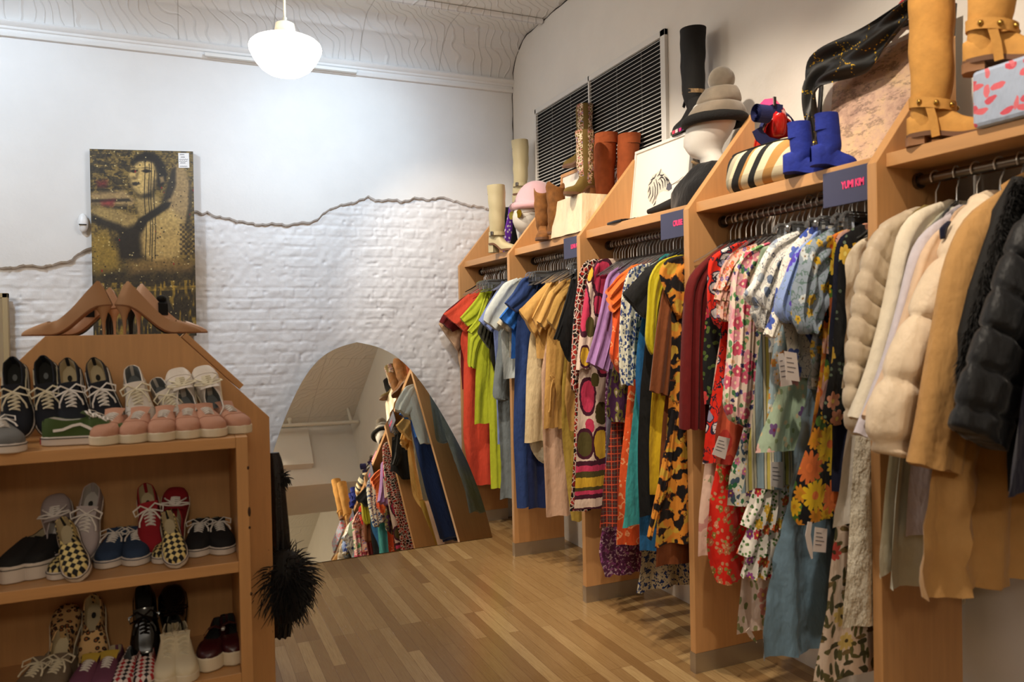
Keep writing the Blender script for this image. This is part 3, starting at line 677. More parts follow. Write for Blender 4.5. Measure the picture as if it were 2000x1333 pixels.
SCROLL = pattern('red_black_scroll', (26,16,18), lambda t, v, c: layer_edge(t, v, layer_blob(t, v, c, 44, 34, .50, [(170,46,40),(190,60,48),(26,16,18),(150,36,36)], 1), 38, .10, (224,206,190)), .022, 20)
def ikat():
    t = NT('ikat_print'); yk = -2.115; zb = onY(yk, 1121, 999)[2]
    v = flat2(t, .016, 45); sp = t.n('ShaderNodeSeparateXYZ', {0: v}); col = srgb(232,206,186)
    def P(px, py): q = onY(yk, px, py); return q[0]+.305+.012, q[2]-zb
    sc_ = np.linalg.norm(onY(yk, 1150, 800)-CAM)/FPX
    def ell(col, px, py, rx, ry, c, edge=True):
        x, z = P(px, py)
        d = t.math('ADD', t.math('POWER', t.math('ABSOLUTE', t.math('DIVIDE', t.math('SUBTRACT', sp.outputs[0], x), rx*sc_*1.1)), 2.4), t.math('POWER', t.math('ABSOLUTE', t.math('DIVIDE', t.math('SUBTRACT', sp.outputs[1], z), ry*sc_)), 2.4))
        if edge: col = t.mix(t.math('LESS_THAN', d, 1.75), col, srgb(74,24,44))
        return t.mix(t.math('LESS_THAN', d, 1.0), col, srgb(c))
    PK, OL, YE = (206,58,92), (84,74,34), (220,174,50)
    for e in [(1145,775,14,30,PK),(1149,833,10,15,PK,False),(1139,868,16,24,OL),(1171,868,12,28,YE),(1172,807,11,22,OL,False),(1176,543,17,32,PK),(1139,606,12,42,PK),(1153,640,9,20,OL,False),(1168,597,8,18,PK),(1150,535,7,15,YE),(1143,697,9,18,YE),(1176,700,12,30,PK),(1160,742,9,14,OL,False),(1190,640,10,30,YE),(1196,760,10,26,PK),(1196,850,9,24,OL)]:
        col = ell(col, *e)
    z1 = P(1130, 902)[1]
    col = layer_bands(t, v, col, z1, 0.0, [(0,(70,22,40)),(.04,(232,206,186)),(.22,(74,24,44)),(.31,(210,64,100)),(.39,(84,74,34)),(.46,(222,176,52)),(.66,(84,74,34)),(.78,(210,64,100)),(.90,(74,24,44))])
    n = t.bump(t.noise(t.scale(t.obj(), (1, 1, .45)), 9, 4, .55), .7, .03)
    return t.pbr(col, .8, n, **{'Sheen Weight': .1, 'Specular IOR Level': .25})
IKAT = ikat()
PAISLEY = pattern('purple_paisley', (96,44,86), lambda t, v, c: layer_noise(t, v, layer_noise(t, v, c, 60, .56, .75, (198,172,188)), 40, .30, .42, (150,80,140)), .03, 14)
LATT = pattern('brick_lattice', (86,38,36), lambda t, v, c: layer_edge(t, v, layer_edge(t, v, c, 26, .07, (206,84,52), 0, .0), 26, .02, (84,110,96), .5, .0), .006, 20)
SWIRL = pattern('dark_swirl', (64,28,64), lambda t, v, c: layer_blob(t, v, layer_blob(t, v, c, 26, 14, .36, [(96,92,40),(120,112,56)], 2), 26, 14, .16, [(46,30,50),(180,160,140)], 2), .05, 18)
ORNG = cloth('orange_lace', (226, 108, 40), .8, .3); ORSAT = pattern('orange_print_satin', (222,84,34), lambda t, v, c: layer_noise(t, v, c, 16, .56, .62, (240,160,110)), .02)
BWF = pattern('blue_white_floral', (226,222,200), lambda t, v, c: layer_blob(t, v, layer_blob(t, v, c, 55, 40, .36, [(54,76,132),(40,58,112),(90,110,150)], 1, .8), 90, 70, .30, [(70,80,110)], 5, .4), .018, 30)
BWF2 = pattern('blue_cream_floral', (214,204,178), lambda t, v, c: layer_noise(t, v, layer_noise(t, v, c, 46, .56, .8, (36,58,120)), 70, .25, .40, (74,84,110)), .02, 22)
TIGER = pattern('amber_black_print', (224,146,52), lambda t, v, c: layer_noise(t, v, layer_noise(t, v, layer_noise(t, v, c, 16, .55, .9, (206,168,62), 1), 19, .20, .47, (24,20,22), 1.6), 19, .47, .49, (120,60,20), 2.5), .04, 9)
TIGER2 = pattern('black_amber_print', (24,20,22), lambda t, v, c: layer_noise(t, v, layer_noise(t, v, c, 15, .52, .8, (226,146,50), 2), 15, .56, .60, (140,120,60), 2), .05, 9)
BFLO = pattern('black_red_floral', (20,20,22), lambda t, v, c: layer_flower(t, v, layer_blob(t, v, c, 26, 36, .28, [(90,110,50),(70,90,40)], 3, .6), 13, .40, 6, [(206,66,64),(190,50,70)], (230,170,90), 1, .5), .03)
REDF = pattern('red_feather_print', (226,44,24), lambda t, v, c: layer_noise(t, v, layer_blob(t, v, layer_blob(t, v, c, 14, 17, .40, [(44,44,72),(40,40,60)], 2, .7), 14, 17, .30, [(222,214,212),(150,150,180)], 2, .7), 30, .56, .62, (40,36,50)), .05, 12)
PEAF = pattern('peach_ditsy_floral', (226,178,160), lambda t, v, c: layer_flower(t, v, layer_blob(t, v, c, 60, 46, .3, [(150,130,90),(208,96,64)], 4, .6), 38, .40, 5, [(206,92,70),(118,104,170),(236,214,200),(206,120,110)], (230,180,60), 2, .8), .02)
PINKF = pattern('pink_rose_print', (240,218,200), lambda t, v, c: layer_flower(t, v, layer_flower(t, v, layer_blob(t, v, c, 38, 34, .36, [(90,146,90),(120,166,104),(80,130,84)], 4, .65), 34, .36, 5, [(92,80,150),(60,60,110),(236,190,150)], None, 7, .6), 18, .46, 5, [(224,100,130),(240,156,170),(218,84,112),(246,190,196)], (250,220,190), 2, .85, .25), .03, 14)
MULTI = pattern('green_violet_floral', (210,208,190), lambda t, v, c: layer_flower(t, v, layer_blob(t, v, c, 36, 32, .4, [(50,110,70),(70,90,110)], 4, .9), 24, .42, 6, [(120,84,150),(206,120,160),(232,224,216),(110,60,110)], (240,200,90), 2, .9), .03)
REDMAX = pattern('red_chiffon_floral', (224,40,24), lambda t, v, c: layer_flower(t, v, layer_blob(t, v, c, 34, 44, .30, [(150,140,70),(206,150,110)], 4, .6), 24, .36, 5, [(226,150,120),(206,130,90),(150,130,60)], (230,200,140), 2, .55), .03)
BLUMAX = pattern('blush_maxi_floral', (230,196,176), lambda t, v, c: layer_noise(t, v, layer_noise(t, v, c, 12, .58, .7, (206,150,140)), 18, .3, .36, (160,160,120)), .03)
WNAVY = pattern('white_navy_sketch_floral', (236,234,226), lambda t, v, c: layer_noise(t, v, layer_blob(t, v, c, 22, 18, .30, [(150,164,188),(110,124,150),(170,180,190)], 3, .6), 40, .50, .525, (46,52,84), 3), .05, 10)
WBLUE = pattern('white_blue_bloom', (238,232,218), lambda t, v, c: layer_flower(t, v, layer_noise(t, v, c, 36, .5, .52, (60,66,90)), 14, .42, 5, [(66,90,176),(90,110,190)], (30,36,90), 3, .55), .03)
STRP = pattern('blue_yellow_stripe', (220,210,180), lambda t, v, c: layer_stripe(t, v, 0, .085, [(0,(160,184,198)),(.26,(40,40,44)),(.30,(236,226,196)),(.42,(40,40,44)),(.45,(226,210,110)),(.62,(236,226,196)),(.70,(40,40,44)),(.73,(236,226,196)),(.84,(40,44,50)),(.87,(172,192,200))]), .012, 6)
CHARTF = pattern('yellow_green_stripe', (206,196,40), lambda t, v, c: layer_stripe(t, v, 0, .06, [(0,(206,196,40)),(.6,(60,60,40)),(.66,(222,214,120))]), .01)
TIER = pattern('white_poppy_print', (238,230,218), lambda t, v, c: layer_flower(t, v, layer_blob(t, v, c, 46, 60, .28, [(74,110,60),(110,140,80)], 4, .75), 20, .40, 6, [(222,110,60),(206,56,70),(226,180,60),(176,80,160),(230,100,70)], (240,200,80), 2, .75), .02)
BLF2 = pattern('blush_leaf_floral', (236,214,200), lambda t, v, c: layer_flower(t, v, layer_blob(t, v, c, 30, 20, .26, [(130,140,90),(160,160,110)], 4, .7), 13, .40, 5, [(226,160,140),(230,214,130),(220,150,140)], (240,210,120), 2, .5), .03)
CROCH = pattern('blue_daisy_lace', (176,200,212), lambda t, v, c: layer_flower(t, v, c, 28, .46, 6, [(240,232,220),(232,160,80),(240,236,226)], (226,180,60), 2, .95), .01)
SAGEF = pattern('sage_blossom', (168,190,164), lambda t, v, c: layer_flower(t, v, layer_blob(t, v, c, 36, 30, .26, [(130,150,110),(206,190,150)], 4, .5), 14, .36, 5, [(226,160,150),(232,190,180),(110,80,130)], (120,40,70), 2, .6), .02)
PERF = pattern('periwinkle_iris', (142,164,216), lambda t, v, c: layer_flower(t, v, layer_noise(t, v, c, 26, .5, .515, (110,130,70)), 13, .34, 5, [(84,66,190),(110,80,200)], (60,50,70), 3, .6), .03)
GRYY = pattern('grey_yellow_floral', (140,152,166), lambda t, v, c: layer_flower(t, v, layer_noise(t, v, c, 28, .5, .55, (96,120,116)), 22, .36, 5, [(222,180,40),(206,170,60),(200,206,206)], (120,90,40), 3, .65), .05, 14)
DAISY = pattern('black_daisy_print', (20,20,26), lambda t, v, c: layer_flower(t, v, layer_flower(t, v, layer_blob(t, v, c, 22, 20, .34, [(70,110,44),(90,130,50)], 4, .7), 15, .46, 9, [(236,190,40),(226,150,40),(240,200,60)], (200,140,30), 7, .95, .4), 8.5, .50, 12, [(240,186,170),(236,196,36),(226,120,60),(240,200,40)], (226,120,60), 2.4, .85, .4), .012)
BYEL = pattern('black_yellow_blossom', (20,20,24), lambda t, v, c: layer_flower(t, v, layer_blob(t, v, c, 30, 40, .2, [(110,130,110)], 4, .4), 13, .40, 6, [(236,190,50),(240,200,80),(226,160,130)], (240,220,120), 3.1, .45), .02)
PEACHF = pattern('orange_peach_floral', (240,176,70), lambda t, v, c: layer_flower(t, v, layer_noise(t, v, c, 20, .5, .9, (232,130,50)), 14, .46, 7, [(236,190,170),(240,190,50),(190,90,40),(24,22,26)], (206,100,40), 3, .9), .02)
CRMF = pattern('cream_botanical', (232,212,194), lambda t, v, c: layer_flower(t, v, layer_blob(t, v, layer_blob(t, v, c, 44, 17, .34, [(100,100,58),(84,84,54)], 9, .5), 17, 40, .34, [(76,74,48),(104,100,60),(130,110,70)], 4, .6), 9, .30, 8, [(222,190,90),(214,80,70),(226,200,120)], (70,56,30), 2, .55), .05, 9)
SATIN = cloth('ivory_satin', (240, 226, 200), .35, .04, .9)
KNIT = pattern('white_lace_knit', (236,228,208), lambda t, v, c: layer_noise(t, v, c, 120, .56, .8, (212,204,184)), .01, wr=.9, wscale=30)
NAVYP = cloth('ink_navy_cotton', (24,28,54)); CORB = pattern('coral_poppy_blouse', (214,96,66), lambda t, v, c: layer_blob(t, v, c, 10, 8, .4, [(226,150,120),(190,60,50)], 2, .6), .04)

# ------------------------------------------------------------ corner bay
G = garment
G('shirt', 'nude long shirt hanging furthest back in the corner, behind the coral clothes', 'shirt', -.10, NUDE, [(938,572),(925,580),(905,640),(893,692),(905,740),(908,800)], sl=[([(930,575),(880,606),(857,634)], [(936,606),(912,650),(896,690)])])
G('shirt', 'dark maroon short sleeved shirt peeking out behind the coral jumpsuit', 'shirt', -.15, MAROON, [(942,566),(930,575),(908,640),(900,680),(903,760)], sl=[([(938,566),(905,580),(868,610),(858,628)], [(938,600),(905,640),(884,648)], dict(k=2))])
G('jumpsuit', 'coral linen jumpsuit with short sleeves in the corner bay', 'jumpsuit', -.215, CORAL, [(946,560),(930,568),(908,640),(898,652),(899,688),(907,690),(906,760),(905,854),(912,905),(920,950)], sl=[([(944,560),(915,574),(885,600),(865,614)], [(942,600),(930,640),(913,652)])], k=4, amp=.011)
G('shirt', 'short lime linen shirt next to the coral jumpsuit', 'shirt', -.29, LIME, [(952,555),(940,565),(922,610),(915,650),(914,690),(914,716),(927,720)], sl=[([(948,558),(925,590),(898,621)], [(950,600),(935,628),(914,638)])], k=3)
G('tunic', 'long lime linen tunic with rolled sleeve in the corner bay', 'tunic', -.355, LIME, [(957,553),(946,563),(936,620),(932,680),(928,740),(926,829)], sl=[([(950,570),(930,625),(912,646)], [(955,600),(942,640),(926,655)]), ([(938,640),(918,660),(914,716)], [(948,650),(932,690),(928,719)])], k=4)
G('trousers', 'lime linen trousers hanging lower than the lime tunic', 'trousers', -.425, LIME, [(962,556),(955,620),(952,700),(954,780),(957,850),(960,955)], k=3)
G('shirt', 'dark olive short sleeved shirt with frayed cuffs behind the pale grey shirt', 'shirt', -.50, OLIVE, [(972,552),(960,575),(955,640),(956,700),(966,726)], sl=[([(966,560),(948,600),(933,650)], [(968,600),(965,640),(957,684)], dict(k=4))])
G('shirt', 'periwinkle cotton shirt tucked behind the pale grey shirt', 'shirt', -.58, PERI, [(980,550),(968,580),(962,640),(968,720),(971,790),(973,868)], sl=[([(972,565),(950,600),(935,627)], [(975,600),(975,630),(963,651)])])
G('trousers', 'long grey linen trousers with frayed side seam beside the second upright', 'trousers', -.72, GREY, [(990,556),(978,600),(972,660),(970,760),(975,850),(980,920),(976,976)], k=3, wr=.004)
G('trousers', 'folded grey linen trousers over a hanger beside the periwinkle shirt', 'trousers', -.80, GREY, [(995,556),(982,610),(975,660),(968,720),(962,781),(985,784)], k=4, amp=.012)
# ------------------------------------------------------------ navy and khaki bay
G('shirt', 'pale grey linen shirt with wide sleeve in front of the second upright', 'shirt', -1.065, ICE, [(1016,543),(1004,548),(985,600),(978,650),(980,700),(984,740)], sl=[([(1010,543),(985,552),(962,585),(947,610),(944,626)], [(1014,560),(1004,600),(992,628),(975,649)], dict(th=.026))], k=3)
G('shirt', 'stone linen shirt of which only a cuff shows under the blue sleeve', 'shirt', -1.115, STONE, [(1018,545),(1008,570),(996,640),(994,700)], sl=[([(1005,575),(985,610),(971,632)], [(1012,600),(1010,630),(1000,652)])])
G('shirt', 'bright blue cotton shirt beneath the navy sleeve', 'shirt', -1.16, BBLUE, [(1024,542),(1012,565),(1000,630),(998,700)], sl=[([(1012,560),(995,595),(974,620)], [(1016,600),(1012,630),(1004,645)])])
G('jumpsuit', 'navy linen jumpsuit with short sleeves and long wide legs', 'jumpsuit', -1.215, NAVYC, [(1052,534),(1035,540),(1015,600),(1007,650),(1005,760),(1004,860),(1008,930),(1011,993)], sl=[([(1045,534),(1018,545),(1000,575),(985,592)], [(1050,560),(1040,596),(1010,611)], dict(th=.026))], k=4)
G('skirt', 'deep navy skirt hanging behind the cream trousers', 'skirt', -1.265, NAVYD, [(1058,560),(1045,650),(1034,760),(1028,860),(1031,995)], k=3)
G('skirt', 'cream bubble skirt showing below the khaki blouse', 'skirt', -1.305, STONE, [(1064,560),(1045,660),(1036,780),(1032,870),(1045,895),(1062,905)], k=3)
G('trousers', 'cream linen trousers between the navy jumpsuit and khaki blouses', 'trousers', -1.345, CREAM, [(1066,552),(1052,600),(1036,650),(1030,720),(1027,800),(1025,865)], k=3)
G('blouse', 'khaki linen blouse with wide pointed sleeve, furthest of the khaki blouses', 'blouse', -1.40, KHAKI, [(1090,538),(1075,545),(1055,600),(1046,650),(1048,700)], sl=[([(1082,540),(1048,572),(1014,607)], [(1086,580),(1070,620),(1047,662)], dict(th=.024)), ([(1078,548),(1058,580),(1038,620)], [(1088,570),(1072,610),(1054,655)], dict(dy=-.03))])
G('trousers', 'blush pink linen trousers hanging almost to the floor', 'trousers', -1.46, BLUSH, [(1092,545),(1078,620),(1064,680),(1056,730),(1058,830),(1062,920),(1066,1011)], k=3)
G('blouse', 'khaki linen blouse with tie belt in the middle of the khaki group', 'blouse', -1.525, KHAKI, [(1108,540),(1096,550),(1080,600),(1068,650),(1066,720),(1062,780),(1060,838)], sl=[([(1104,543),(1072,570),(1049,627)], [(1108,575),(1090,615),(1066,645)], dict(th=.024))], k=5, amp=.012)
G('blouse', 'khaki linen blouse nearest the black trousers', 'blouse', -1.60, KHAKI2, [(1118,543),(1110,552),(1096,610),(1085,680),(1082,740),(1088,790),(1092,838)], sl=[([(1112,548),(1085,580),(1068,624)], [(1116,580),(1100,620),(1086,648)], dict(th=.022, dy=-.02))], k=4)
G('trousers', 'long ochre linen trousers below the khaki blouses', 'trousers', -1.665, OCHRE, [(1120,560),(1106,660),(1096,760),(1098,850),(1108,930),(1117,1019)], k=3)
G('shorts', 'khaki linen shorts with turned up hem beside the red scroll dress', 'shorts', -1.73, KHAKI, [(1124,560),(1114,640),(1106,720),(1101,782),(1108,820),(1116,842)], k=3)
G('trousers', 'black trousers folded over a clip hanger, furthest of the three', 'trousers', -1.80, BLACK, [(1120,528),(1106,580),(1092,630),(1080,662)], B=[(1128,528),(1120,590),(1112,640),(1098,666)], k=2)
G('trousers', 'black trousers folded over a clip hanger, middle of the three', 'trousers', -1.855, BLACK, [(1124,527),(1112,580),(1100,640),(1091,668),(1112,708)], k=2)
G('trousers', 'black trousers folded over a clip hanger, nearest the red scroll dress', 'trousers', -1.91, BLACK, [(1128,527),(1118,580),(1108,630),(1099,664)], k=2)
# ------------------------------------------------------------ ikat dress bay
G('dress', 'red and black scroll print maxi dress covering the third upright', 'dress', -2.045, SCROLL, [(1158,506),(1140,509),(1130,540),(1127,620),(1124,700),(1124,800),(1122,900),(1112,1001)], sl=[([(1150,507),(1134,514),(1122,600),(1116,690),(1116,760)], [(1156,530),(1140,600),(1132,690),(1122,764)], dict(th=.016))], k=4)
G('dress', 'cream ikat dress with pink circles and striped hem', 'dress', -2.115, IKAT, [(1182,505),(1163,508),(1150,530),(1138,620),(1130,740),(1128,850),(1124,950),(1121,999)], sl=[([(1168,508),(1150,530),(1136,620),(1125,722)], [(1172,560),(1164,640),(1158,700),(1154,718)], dict(th=.022))], k=2, amp=.006)
G('dress', 'purple paisley maxi dress with gathered tier at the hem', 'dress', -2.185, PAISLEY, [(1215,515),(1200,570),(1188,680),(1180,780),(1182,860),(1180,960),(1172,1040),(1165,1084),(1172,1110),(1180,1128)], k=6, amp=.012)
G('slip_dress', 'pewter slip dress of which a strip shows beside the ikat dress', 'dress', -2.225, GREYL, [(1218,515),(1204,580),(1190,700),(1183,800),(1182,960)], k=3)
G('blouse', 'lilac crepe blouse with wide draped sleeves', 'blouse', -2.27, LILAC, [(1214,522),(1200,528),(1186,560),(1176,640),(1160,680),(1146,708),(1166,722)], sl=[([(1206,522),(1184,535),(1172,600),(1158,660),(1144,707)], [(1212,560),(1206,640),(1196,690),(1186,726)], dict(th=.026, k=3, amp=.010))], k=3, amp=.012)
G('dress', 'dark brick dress with orange zigzag lattice print', 'dress', -2.335, LATT, [(1232,520),(1218,580),(1204,700),(1194,820),(1185,900),(1178,980),(1172,1032)], k=3)
G('blouse', 'dark purple swirl print blouse with gathered hem', 'blouse', -2.385, SWIRL, [(1238,520),(1222,600),(1204,700),(1188,770),(1184,812),(1200,826)], k=5, amp=.012)
G('blouse', 'orange lace blouse with flutter sleeve and satin drape', 'blouse', -2.435, ORNG, [(1244,516),(1230,520),(1205,545),(1196,600),(1194,660),(1192,690),(1208,728)], sl=[([(1236,518),(1206,540),(1186,566)], [(1240,560),(1225,590),(1196,614)], dict(th=.024, amp=.012, k=3)), ([(1205,596),(1196,640),(1190,690)], [(1226,600),(1222,660),(1209,730)], dict(mat=ORSAT, name='drape', label='orange satin drape'))], k=3)
G('dress', 'orange print satin dress showing below the teal dress', 'dress', -2.49, ORSAT, [(1252,520),(1240,640),(1224,800),(1214,900),(1208,1000),(1204,1067)], k=3)
G('dress', 'long blue and cream floral dress with the lowest ruffled hem', 'dress', -2.535, BWF2, [(1262,520),(1258,640),(1254,800),(1254,960),(1250,1070),(1240,1158)], k=6, amp=.013)
G('blouse', 'white blouse with small blue flowers and long sleeve', 'blouse', -2.58, BWF, [(1266,514),(1248,520),(1226,560),(1220,620),(1218,690),(1220,742)], sl=[([(1254,515),(1224,528),(1214,570),(1209,650),(1210,735),(1214,752)], [(1256,560),(1244,620),(1238,690),(1236,752)], dict(th=.024))], k=3)
G('dress', 'teal satin dress hanging behind the black blouse', 'dress', -2.635, TEAL, [(1300,496),(1284,503),(1262,560),(1252,680),(1240,780),(1232,860),(1222,950),(1213,1031)], k=3, amp=.012)
G('dress', 'long blue satin dress under the black blouse', 'dress', -2.685, BLUES, [(1302,503),(1282,540),(1258,600),(1242,680),(1238,760),(1250,800),(1252,900),(1250,1000),(1250,1078)], k=3)
G('blouse', 'black blouse with one pointed sleeve and long black train', 'blouse', -2.735, BLACK, [(1308,500),(1290,510),(1268,600),(1258,680),(1248,760),(1245,860),(1246,940),(1250,1011)], sl=[([(1302,500),(1262,525),(1217,575)], [(1304,545),(1290,590),(1262,626)], dict(th=.022))], k=3)
G('dress', 'golden yellow crepe dress behind the brown knit', 'dress', -2.775, YEL, [(1318,510),(1300,600),(1282,700),(1272,770),(1268,860),(1270,968)], k=3)
G('blouse', 'chartreuse silk blouse with drooping sleeve', 'blouse', -2.815, CHART, [(1330,498),(1310,503),(1285,540),(1275,600),(1270,640),(1272,690)], sl=[([(1322,498),(1285,510),(1266,540),(1264,600),(1258,672),(1272,692)], [(1324,520),(1300,540),(1284,600),(1278,690)], dict(th=.018))], k=3)
G('skirt', 'brown knit skirt hanging low beside the fourth upright', 'skirt', -2.84, BROWN, [(1334,540),(1310,700),(1296,820),(1288,960),(1282,1108)], k=3)
G('sweater', 'brown knit sweater with long sleeve under the orange print dress', 'sweater', -2.862, BROWN, [(1340,515),(1318,530),(1296,600),(1286,680),(1280,740),(1290,775)], sl=[([(1320,520),(1294,560),(1280,650),(1272,720),(1268,764)], [(1330,560),(1316,640),(1310,720),(1304,772)], dict(th=.018, dy=-.01))], k=3)
G('dress', 'amber and black animal print maxi dress beside the fourth upright', 'dress', -2.892, TIGER, [(1352,498),(1330,502),(1308,560),(1312,640),(1310,700),(1306,790),(1302,860),(1292,930),(1280,1000),(1276,1068)], sl=[([(1340,498),(1302,505),(1284,530),(1296,570),(1318,612)], [(1348,530),(1338,570),(1336,600),(1328,618)], dict(th=.016, dy=-.012)), ([(1312,800),(1290,920),(1272,1010),(1264,1050)], [(1322,800),(1310,920),(1284,1010),(1272,1056)], dict(name='sash', th=.008, dy=-.018))], k=4, amp=.011)
# ------------------------------------------------------------ floral bay
G('blouse', 'dark red velvet blouse hanging across the front of the fourth upright', 'blouse', -3.009, VELV, [(1440,466),(1420,476),(1390,500),(1372,560),(1366,650),(1366,760),(1368,836)], sl=[([(1424,474),(1392,492),(1358,526),(1342,540),(1336,600),(1331,720),(1329,838)], [(1432,500),(1400,520),(1384,580),(1378,700),(1376,838)], dict(th=.030, k=3, amp=.010))], k=3)
G('dress', 'black dress with red flowers behind the velvet blouse', 'dress', -3.071, BFLO, [(1448,470),(1420,490),(1388,530),(1380,600),(1376,700),(1376,792)], k=3)
G('dress', 'blush chiffon maxi dress hanging low beside the fourth upright', 'dress', -3.109, BLUMAX, [(1452,490),(1425,560),(1402,680),(1390,780),(1382,850),(1374,950),(1368,1040),(1366,1089)], k=3)
G('blouse', 'red blouse with black and white feather print', 'blouse', -3.146, REDF, [(1456,470),(1438,476),(1418,520),(1412,600),(1404,700),(1396,760),(1386,820),(1376,906)], sl=[([(1446,472),(1404,490),(1382,506),(1380,560),(1381,600),(1396,633)], [(1450,500),(1430,530),(1416,580),(1408,634)], dict(th=.02))], k=3)
G('dress', 'red floral chiffon dress with ragged ruffled hem', 'dress', -3.189, REDMAX, [(1462,500),(1440,620),(1420,760),(1402,900),(1392,980),(1382,1040),(1380,1070),(1388,1106),(1404,1142)], k=7, amp=.014)
G('blouse', 'coral poppy blouse with price tag at its hem', 'blouse', -3.232, CORB, [(1466,490),(1446,600),(1422,740),(1404,812),(1394,850),(1402,908)], k=4, amp=.012)
G('blouse', 'peach blouse with tiny flowers and layered ruffle sleeve', 'blouse', -3.269, PEAF, [(1490,474),(1462,480),(1436,520),(1428,600),(1420,690),(1414,740)], sl=[([(1478,475),(1430,492),(1412,520),(1404,548),(1396,566)], [(1482,520),(1450,548),(1426,568)], dict(th=.026, amp=.012, k=4)), ([(1424,535),(1402,560),(1397,586)], [(1440,545),(1434,566),(1428,588)], dict(name='ruffle', th=.022, amp=.012, k=4)), ([(1418,570),(1402,590),(1403,622)], [(1438,572),(1432,600),(1420,628)], dict(name='ruffle', th=.020, amp=.012, k=4))], k=3)
G('dress', 'green and violet floral dress showing below the rose print blouse', 'dress', -3.307, MULTI, [(1494,500),(1476,660),(1460,790),(1444,870),(1430,930),(1422,990)], k=4, amp=.012)
G('blouse', 'cream blouse covered in pink roses with long gathered sleeve', 'blouse', -3.345, PINKF, [(1512,472),(1490,480),(1462,520),(1456,620),(1448,720),(1440,800),(1452,836)], sl=[([(1500,473),(1450,490),(1430,520),(1427,580),(1422,680),(1412,770),(1408,800),(1424,818)], [(1504,520),(1474,560),(1468,680),(1462,780),(1452,834)], dict(th=.030, k=3, amp=.011))], k=3)
G('dress', 'blush floral maxi dress with tie, lowest of the floral hems', 'dress', -3.383, BLF2, [(1522,480),(1500,700),(1480,900),(1462,1040),(1450,1130),(1436,1240)], k=4)
G('dress', 'white poppy print dress with three ruffled tiers', 'dress', -3.421, TIER, [(1530,476),(1512,700),(1490,880),(1474,960),(1462,1060),(1452,1128)], k=3, sl=[
   ([(1482,930),(1466,985),(1450,1028)], [(1530,936),(1534,990),(1530,1034)], dict(name='ruffle', th=.024, amp=.013, k=4)), ([(1468,1020),(1456,1050),(1441,1084)], [(1530,1024),(1536,1050),(1534,1090)], dict(name='ruffle', th=.024, amp=.013, k=4)), ([(1462,1080),(1454,1100),(1448,1128)], [(1530,1082),(1532,1104),(1530,1130)], dict(name='ruffle', th=.022, amp=.013, k=4))])
G('dress', 'striped dress in pale blue, yellow and black', 'dress', -3.454, STRP, [(1540,474),(1516,560),(1488,640),(1474,720),(1470,800),(1460,870),(1450,930),(1442,962)], k=3, amp=.013)
G('blouse', 'sage green blouse peeking out behind the white sketch print blouse', 'blouse', -3.487, SAGE, [(1560,464),(1520,472),(1486,486),(1474,520),(1466,560),(1476,580)], k=2)
G('blouse', 'white blouse with navy sketched flowers and bell sleeve', 'blouse', -3.520, WNAVY, [(1572,450),(1540,462),(1512,500),(1500,560),(1496,640),(1498,690)], sl=[([(1556,450),(1508,470),(1482,510),(1470,552),(1446,572),(1470,594)], [(1562,500),(1528,540),(1514,575),(1506,600),(1498,612)], dict(th=.032, amp=.012, k=3)), ([(1476,585),(1466,610),(1480,638)], [(1516,590),(1506,620),(1490,650)], dict(name='cuff', th=.02, amp=.012, k=3))], k=3)
G('dress', 'pale blue lace dress with embroidered daisies', 'dress', -3.558, CROCH, [(1578,470),(1545,560),(1515,640),(1502,700),(1498,760),(1492,830)], k=4, amp=.012)
G('shorts', 'sage green shorts with pink blossoms', 'shorts', -3.591, SAGEF, [(1586,520),(1548,640),(1522,740),(1504,800),(1490,850),(1482,886)], k=4, amp=.012)
G('blouse', 'white blouse with large blue blooms beside the periwinkle blouse', 'blouse', -3.619, WBLUE, [(1596,440),(1570,448),(1540,500),(1528,560),(1522,620),(1536,690),(1548,740)], sl=[([(1580,444),(1536,490),(1522,540),(1514,600),(1494,655)], [(1584,500),(1556,540),(1540,600),(1512,660)], dict(th=.024))], k=3)
G('blouse', 'periwinkle blouse with violet irises and puffed sleeve', 'blouse', -3.652, PERF, [(1612,446),(1590,452),(1562,500),(1548,560),(1545,610),(1556,640)], sl=[([(1598,450),(1552,490),(1530,545),(1514,590),(1514,614),(1528,628)], [(1602,520),(1582,560),(1572,600),(1556,632)], dict(th=.034, amp=.012, k=3))], k=3)
G('dress', 'slate blue satin maxi dress reaching the floor', 'dress', -3.685, SLATE, [(1620,470),(1608,560),(1592,680),(1574,780),(1556,860),(1540,930),(1524,1040),(1506,1160),(1496,1240),(1487,1291)], k=3, amp=.014, wr=.006)
G('blouse', 'grey blouse with yellow flowers in a clear garment cover', 'blouse', -3.718, GRYY, [(1640,442),(1618,446),(1586,480),(1572,540),(1570,600),(1584,660),(1572,720),(1568,760)], sl=[([(1626,446),(1580,470),(1560,520),(1548,590),(1550,640),(1562,652)], [(1630,520),(1612,570),(1606,620),(1590,650)], dict(th=.032, amp=.015, k=4, wr=.01))], k=4, amp=.013, wr=.006)
G('dress', 'orange and peach floral dress of which a narrow strip shows', 'dress', -3.747, PEACHF, [(1650,448),(1616,462),(1610,540),(1612,600),(1604,680),(1594,760),(1582,830),(1574,870)], k=3)
G('dress', 'black dress with big yellow and pink daisies', 'dress', -3.775, DAISY, [(1660,446),(1632,452),(1622,520),(1620,620),(1608,720),(1594,800),(1578,860),(1566,900),(1554,960),(1543,1000),(1560,1024)], k=2, amp=.008)
G('dress', 'indigo dress of which a thin strip shows beside the black blossom dress', 'dress', -3.808, NAVYP, [(1672,446),(1638,460),(1628,520),(1622,600),(1612,680),(1622,780),(1630,900),(1632,960)], k=2)
G('dress', 'black dress with scattered yellow blossoms, beside the ivory satin blouse', 'dress', -3.822, BYEL, [(1690,436),(1662,444),(1644,470),(1636,560),(1626,640),(1616,720),(1606,790),(1600,822),(1630,830)], k=2)
